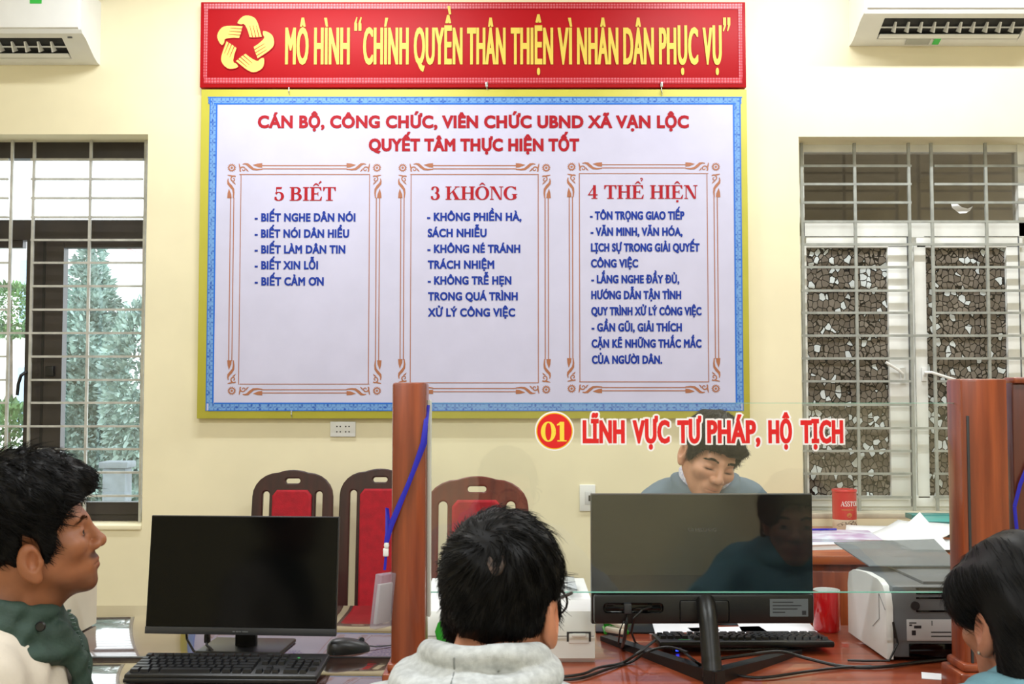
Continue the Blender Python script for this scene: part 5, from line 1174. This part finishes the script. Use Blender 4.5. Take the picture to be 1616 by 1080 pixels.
def surf_tube(P3, f, r, name, m, parent):
    """a thin seam laid on the zero level of f, marched in along -Y from outside"""
    out = []
    for x, z in P3:
        ys = np.linspace(-.26, .1, 240, dtype=np.float32) + NB[1]; g = f(np.stack([np.full_like(ys, x), ys, np.full_like(ys, z)], 1)); k = np.argmax(g < 0)
        if g[k] < 0: out.append((x + .02 * max(0, NB[2] + .03 - z), ys[k] - .0006, z))
    if len(out) > 2: MB().tube(out, r, 5, up=(1, 0, 0)).build(name, m, parent)
surf_tube([(NB[0] - .028, NB[2] + .066 - .003 * i) for i in range(42)], hood, .0013, 'hood_seam', mat('seam_grey', (128, 132, 132), .9), t)
# thin spot on the crown: the scalp shows
V, Fc = snet(lambda P: smax(cranium(pm['loc'](P)) - .0209, sd_ell(pm['loc'](P), (.030, -.112, .074), (.014, .02, .02)), .004), wpt((.03, -.11, .075)) - .05, wpt((.03, -.11, .075)) + .05, .003)
quad_obj('bare_crown_patch', V, Fc, mat('scalp', (88, 68, 58), .6, noise=.5, nscale=190, rgb2=(16, 13, 12)), t)
# glasses
m = MB(); B = lambda x, y, z: Vector(wpt((x, y, z)))
for s in (-1, 1): m.tube([B(s * .084, -.012, .012), B(s * .0845, .02, .016), B(s * .082, .075, .016), B(s * .076, .098, .014)], .0026, 6, flat=1)
for s in (-1, 1):
    pts = [(s * (.036 + .034 * math.cos(R(q))), .106 - .010 * (abs(.036 + .034 * math.cos(R(q))) / .07) ** 2, -.000 + .023 * math.sin(R(q))) for q in range(0, 361, 20)]; m.tube([B(*p) for p in pts], .0018, 6)
m.tube([B(-.006, .107, .0), B(.006, .107, .0)], .0018, 6); m.build('glasses_frame', M_black, t)
m = MB()
for s in (-1, 1): m.raw([B(s * (.036 + .033 * math.cos(R(q))), .1055 - .010 * (abs(.036 + .033 * math.cos(R(q))) / .07) ** 2, -.000 + .022 * math.sin(R(q))) for q in range(0, 360, 20)], [tuple(range(18))])
m.build('glasses_lens', M_glass, t, fix=False)

# man on the left in profile
M_bei = mat('beige_jacket', (214, 204, 188), .8, noise=.05, nscale=20, bump=.15, bscale=300); M_gc = mat('dark_green_collar', (42, 66, 56), .7, noise=.15, nscale=20, bump=.3, bscale=200)
a = at(56, 842, 2.0)
armA = ((.29, .06, .78), (.14, .34, .66), (-.2, 1, 0), (0, 0, 1), .5); armB = ((-.29, .06, .78), (-.14, .34, .66), (.2, 1, 0), (0, 0, 1), .5)
pl = person('person in profile at the left in a beige jacket with a dark green collar', (a.x - .05, a.y - .03), R(-76), (0, .06, a.z), (R(8), R(-8), R(3)), sk2, 1.0,
            short_hair([(0, .062), (30, .058), (50, .045), (62, .012), (72, -.038), (80, -.05), (88, .0), (104, .02), (116, -.05), (140, -.075), (180, -.085)], .040, .016, 1, 0, (0, .078, .088), (.055, .032, .026), .005), (0, -.07, .085), (.018, .04, (0, .5, -.1), 1.1),
            dict(hair=M_hair, top=M_bei, top_name='jacket', trousers=M_denim, eyes=1), (armA, armB), ear_z=-.034, hstep=.0024, nb=(0, -.05, -.155), nstr=6500)
NBl, tl_ = pl['NB'], pl['t']
def collar(P, NBx=None):
    o = lambda x, y, z: NBl + np.array((x, y, z), np.float32); A_ = list(range(0, 361, 15))
    base = [o(.088 * math.cos(R(q)), .082 * math.sin(R(q)) + .005, .005 - .030 * max(0, math.sin(R(q)))) for q in A_]
    d = chain(P, base, [.022] * len(A_)); topp = [o(.080 * math.cos(R(q)) * 1.0, .075 * math.sin(R(q)) + .008, .040 - .026 * max(0, math.sin(R(q)))) for q in A_]
    d = smin(d, chain(P, topp, [.016] * len(A_)), .02); d = smin(d, chain(P, [o(.11 * math.cos(R(q)), .10 * math.sin(R(q)) + .005, -.025 - .035 * max(0, math.sin(R(q)))) for q in A_], [.016] * len(A_)), .018)
    d = smin(d, chain(P, [o(.03, .10, -.02), o(.02, .128, -.07), o(.01, .14, -.16)], [.022, .018, .014]), .015); d = smin(d, chain(P, [o(-.03, .10, -.02), o(-.02, .128, -.07), o(-.01, .14, -.16)], [.022, .018, .014]), .015)
    d = smax(d, -sd_cap(P, o(0, .01, -.1), o(0, .015, .12), .060, .068), .008)
    return d + .0022 * np.sin(P[:, 0] * 80 + P[:, 2] * 130 + 2 * np.sin(P[:, 1] * 60))
V, Fc = snet(collar, NBl + np.array((-.17, -.16, -.22)), NBl + np.array((.17, .2, .1)), .0045); V = relax(V, Fc, 1, .5); quad_obj('collar', V, Fc, M_gc, tl_)
m = MB()
for q in ((.075, .075, -.005),): m.lathe([(0, .004), (.007, .004), (.009, 0), (.007, -.003), (0, -.003)], 16, tuple(NBl + np.array((.082, .074, .004))), 'x')
m.build('snap_button', M_black, tl_)
m = MB()
for i in range(14): m.box(NBl[0] - .003, NBl[0] + .003, NBl[1] + .106 + i * .0028, NBl[1] + .112 + i * .0028, NBl[2] + .012 - i * .008, NBl[2] + .016 - i * .008)
m.build('zip', mat('zip_green', (60, 84, 72), .4), tl_)

# woman at the right edge
M_teal = mat('teal_jacket', (98, 142, 154), .75, noise=.08, nscale=20, bump=.2, bscale=300)
a = at(1612, 980, 1.75)
def long_hair(Q, P):
    w_ = np.clip((Q[:, 2] + .02) / .1, 0, 1); d = cranium(Q) - (.019 + .007 * w_); d = smax(d, az_line(Q, [(0, .06), (30, .054), (48, .034), (60, .012), (72, .006), (84, .02), (98, .030), (110, -.01), (124, -.10), (180, -.14)]) - Q[:, 2], .008)
    d = smin(d, chain(Q, [(-.045, -.07, .0), (-.052, -.075, -.08), (-.05, -.085, -.16), (-.045, -.10, -.27)], [.05, .045, .04, .034]), .03); d = smin(d, chain(Q, [(.045, -.07, .0), (.052, -.075, -.08), (.05, -.085, -.16), (.045, -.10, -.27)], [.05, .045, .04, .034]), .03); d = smin(d, chain(Q, [(0, -.085, .0), (0, -.095, -.1), (0, -.11, -.27)], [.05, .045, .04]), .03)
    d = smin(d, sd_ell(Q, (-.062, .035, .035), (.042, .05, .05)), .03)
    d = smax(d, -sd_ell(Q, (-.088, -.008, -.024), (.034, .026, .04)), .008); d = smax(d, -sd_ell(Q, (.084, -.008, -.02), (.03, .024, .04)), .008)
    return d + .0016 * np.sin(Q[:, 0] * 190 + 3 * np.sin(Q[:, 2] * 20))
pw = person('person at the right edge in a teal jacket with long black hair and an earring', (a.x + .01, a.y - .05), R(9), (0, .05, a.z), (R(4), R(6), R(0)), sk3, 0, long_hair, (0, -.02, .11), (.030, .05, (0, -1.8, -.8), .25),
            dict(hair=M_hair, top=M_teal, top_name='jacket', trousers=M_denim, eyes=1), (lapR, lapL), nb=(0, -.06, -.085), nstr=6000)
NBw = pw['NB']
def wcollar(P):
    o = lambda x, y, z: NBw + np.array((x, y, z), np.float32); A_ = list(range(110, 431, 16)); d = chain(P, [o(.095 * math.cos(R(q)), .088 * math.sin(R(q)), -.005 - .03 * max(0, math.sin(R(q)))) for q in A_], [.030] * len(A_))
    return smax(d, -sd_cap(P, o(0, .01, -.1), o(0, .01, .12), .062, .07), .01) + .002 * np.sin(P[:, 0] * 70 + P[:, 2] * 60)
V, Fc = snet(wcollar, NBw + np.array((-.16, -.16, -.1)), NBw + np.array((.16, .16, .08)), .005); V = relax(V, Fc, 2, .5); quad_obj('collar', V, Fc, M_teal, pw['t'])
MB().lathe([(0, -.003), (.0025, -.002), (.003, 0), (.0025, .002), (0, .003)], 12, tuple(pw['wpt']((-.088, -.004, -.045)))).build('earring', M_metal, pw['t'])

# officer behind the right monitor, looking down
M_off = mat('blue_grey_jacket', (104, 122, 134), .75, noise=.08, nscale=18, bump=.2, bscale=300); M_shirt = mat('pale_check_shirt', (224, 224, 232), .7, rgb2=(180, 182, 204), nscale=120)
a = at(1146, 721, 3.22)
armO = ((.28, -.08, .86), (.10, .08, .80), (-.9, 1, -.1), (0, 0, 1), .6); armP = ((-.28, -.08, .86), (-.10, .08, .80), (.9, 1, -.1), (0, 0, 1), .6)
po = person('person in a blue-grey jacket behind the glass screen looking down at the desk', (a.x - .04, a.y + .14), R(178), (0, .11, a.z), (R(15), R(23), R(-15)), sk4, .12,
            short_hair([(0, .050), (25, .045), (45, .036), (60, .008), (70, -.018), (80, -.02), (90, .012), (104, .02), (116, -.03), (140, -.06), (180, -.075)], .019, .012, 1, 0, (-.02, .074, .062), (.058, .022, .022), .003), (0, -.06, .085), (.014, .03, (0, .4, -.1), .8),
            dict(hair=M_hair2, top=M_off, top_name='jacket', trousers=M_denim), (armO, armP), nb=(0, -.10, -.085), sw=.80, hstep=.0024, nstr=5200)
NBo = po['NB']
def ocollar(P, r0=.078, z0=.0, th=.017):
    o = lambda x, y, z: NBo + np.array((x, y, z), np.float32); A_ = list(range(112, 429, 14)); d = chain(P, [o(r0 * math.cos(R(q)), (r0 - .004) * math.sin(R(q)) + .006, z0 + .014 - .05 * max(0, math.sin(R(q)))) for q in A_], [th] * len(A_))
    d = smin(d, chain(P, [o((r0 + .012) * math.cos(R(q)), (r0 + .008) * math.sin(R(q)) + .006, z0 - .016 - .05 * max(0, math.sin(R(q)))) for q in A_], [th] * len(A_)), .02)
    return smax(d, -sd_cap(P, o(0, .01, -.12), o(0, .012, .12), r0 - .018, r0 - .014), .006)
V, Fc = snet(lambda P: ocollar(P, .070, .022, .012), NBo + np.array((-.16, -.16, -.16)), NBo + np.array((.16, .18, .1)), .0045); quad_obj('shirt_collar', relax(V, Fc, 1), Fc, M_shirt, po['t'])
V, Fc = snet(lambda P: ocollar(P, .090, -.004, .018), NBo + np.array((-.18, -.18, -.18)), NBo + np.array((.18, .2, .1)), .0045); quad_obj('jacket_collar', relax(V, Fc, 1), Fc, M_off, po['t'])
p = Vector((a.x - .02, a.y - .15, 0)); o = MB().box(-.105, .105, -.15, .12, 0, .0012).build('paper_sheet', M_paper, loc=(p.x, 3.0, ZD + .0004), rot=(0, 0, R(6))); tag(o, 'white sheet in front of the officer behind the right monitor', 'paper')

# ------------------------------------------------------------------ pieces that belong to a part hang under that part
UNDER = {'screen': 'housing', 'lower_bezel': 'housing', 'maker_mark': 'housing', 'back_panel': 'housing', 'lower_back': 'housing', 'maker_lettering': 'housing', 'label_print': 'label', 'vent_slots': 'body', 'key_slot': 'body',
         'back_pad': 'back_frame', 'hood_seam': 'hood', 'glasses_lens': 'glasses_frame', 'snap_button': 'collar', 'zip': 'collar', 'vane': 'air_outlet', 'louvre': 'air_outlet', 'badge_card': 'badge_sleeve', 'finger_line': 'emblem',
         'border_line': 'border', 'number_lettering': 'number_sign', 'latch': 'latch_recess', 'cover_seam': 'side_cover', 'button': 'rocker', 'inner_foliage': 'foliage', 'seat_cushion': 'seat_frame'}
stem_ = lambda n: n.split('.')[0]
for root in [o for o in sc.objects if o.parent is None and o.children]:
    kids = list(root.children)
    for ch in kids:
        want = UNDER.get(stem_(ch.name))
        if not want: continue
        ps = [p for p in kids if stem_(p.name) == want and p.parent == root]
        if not ps: continue
        if stem_(ch.name) == 'latch': ps.sort(key=lambda p: abs(sum(v.co.x for v in p.data.vertices) / len(p.data.vertices) - sum(v.co.x for v in ch.data.vertices) / len(ch.data.vertices)))
        p = ps[0]; mb_ = p.matrix_basis.inverted() @ ch.matrix_basis; ch.parent = p; ch.matrix_basis = mb_
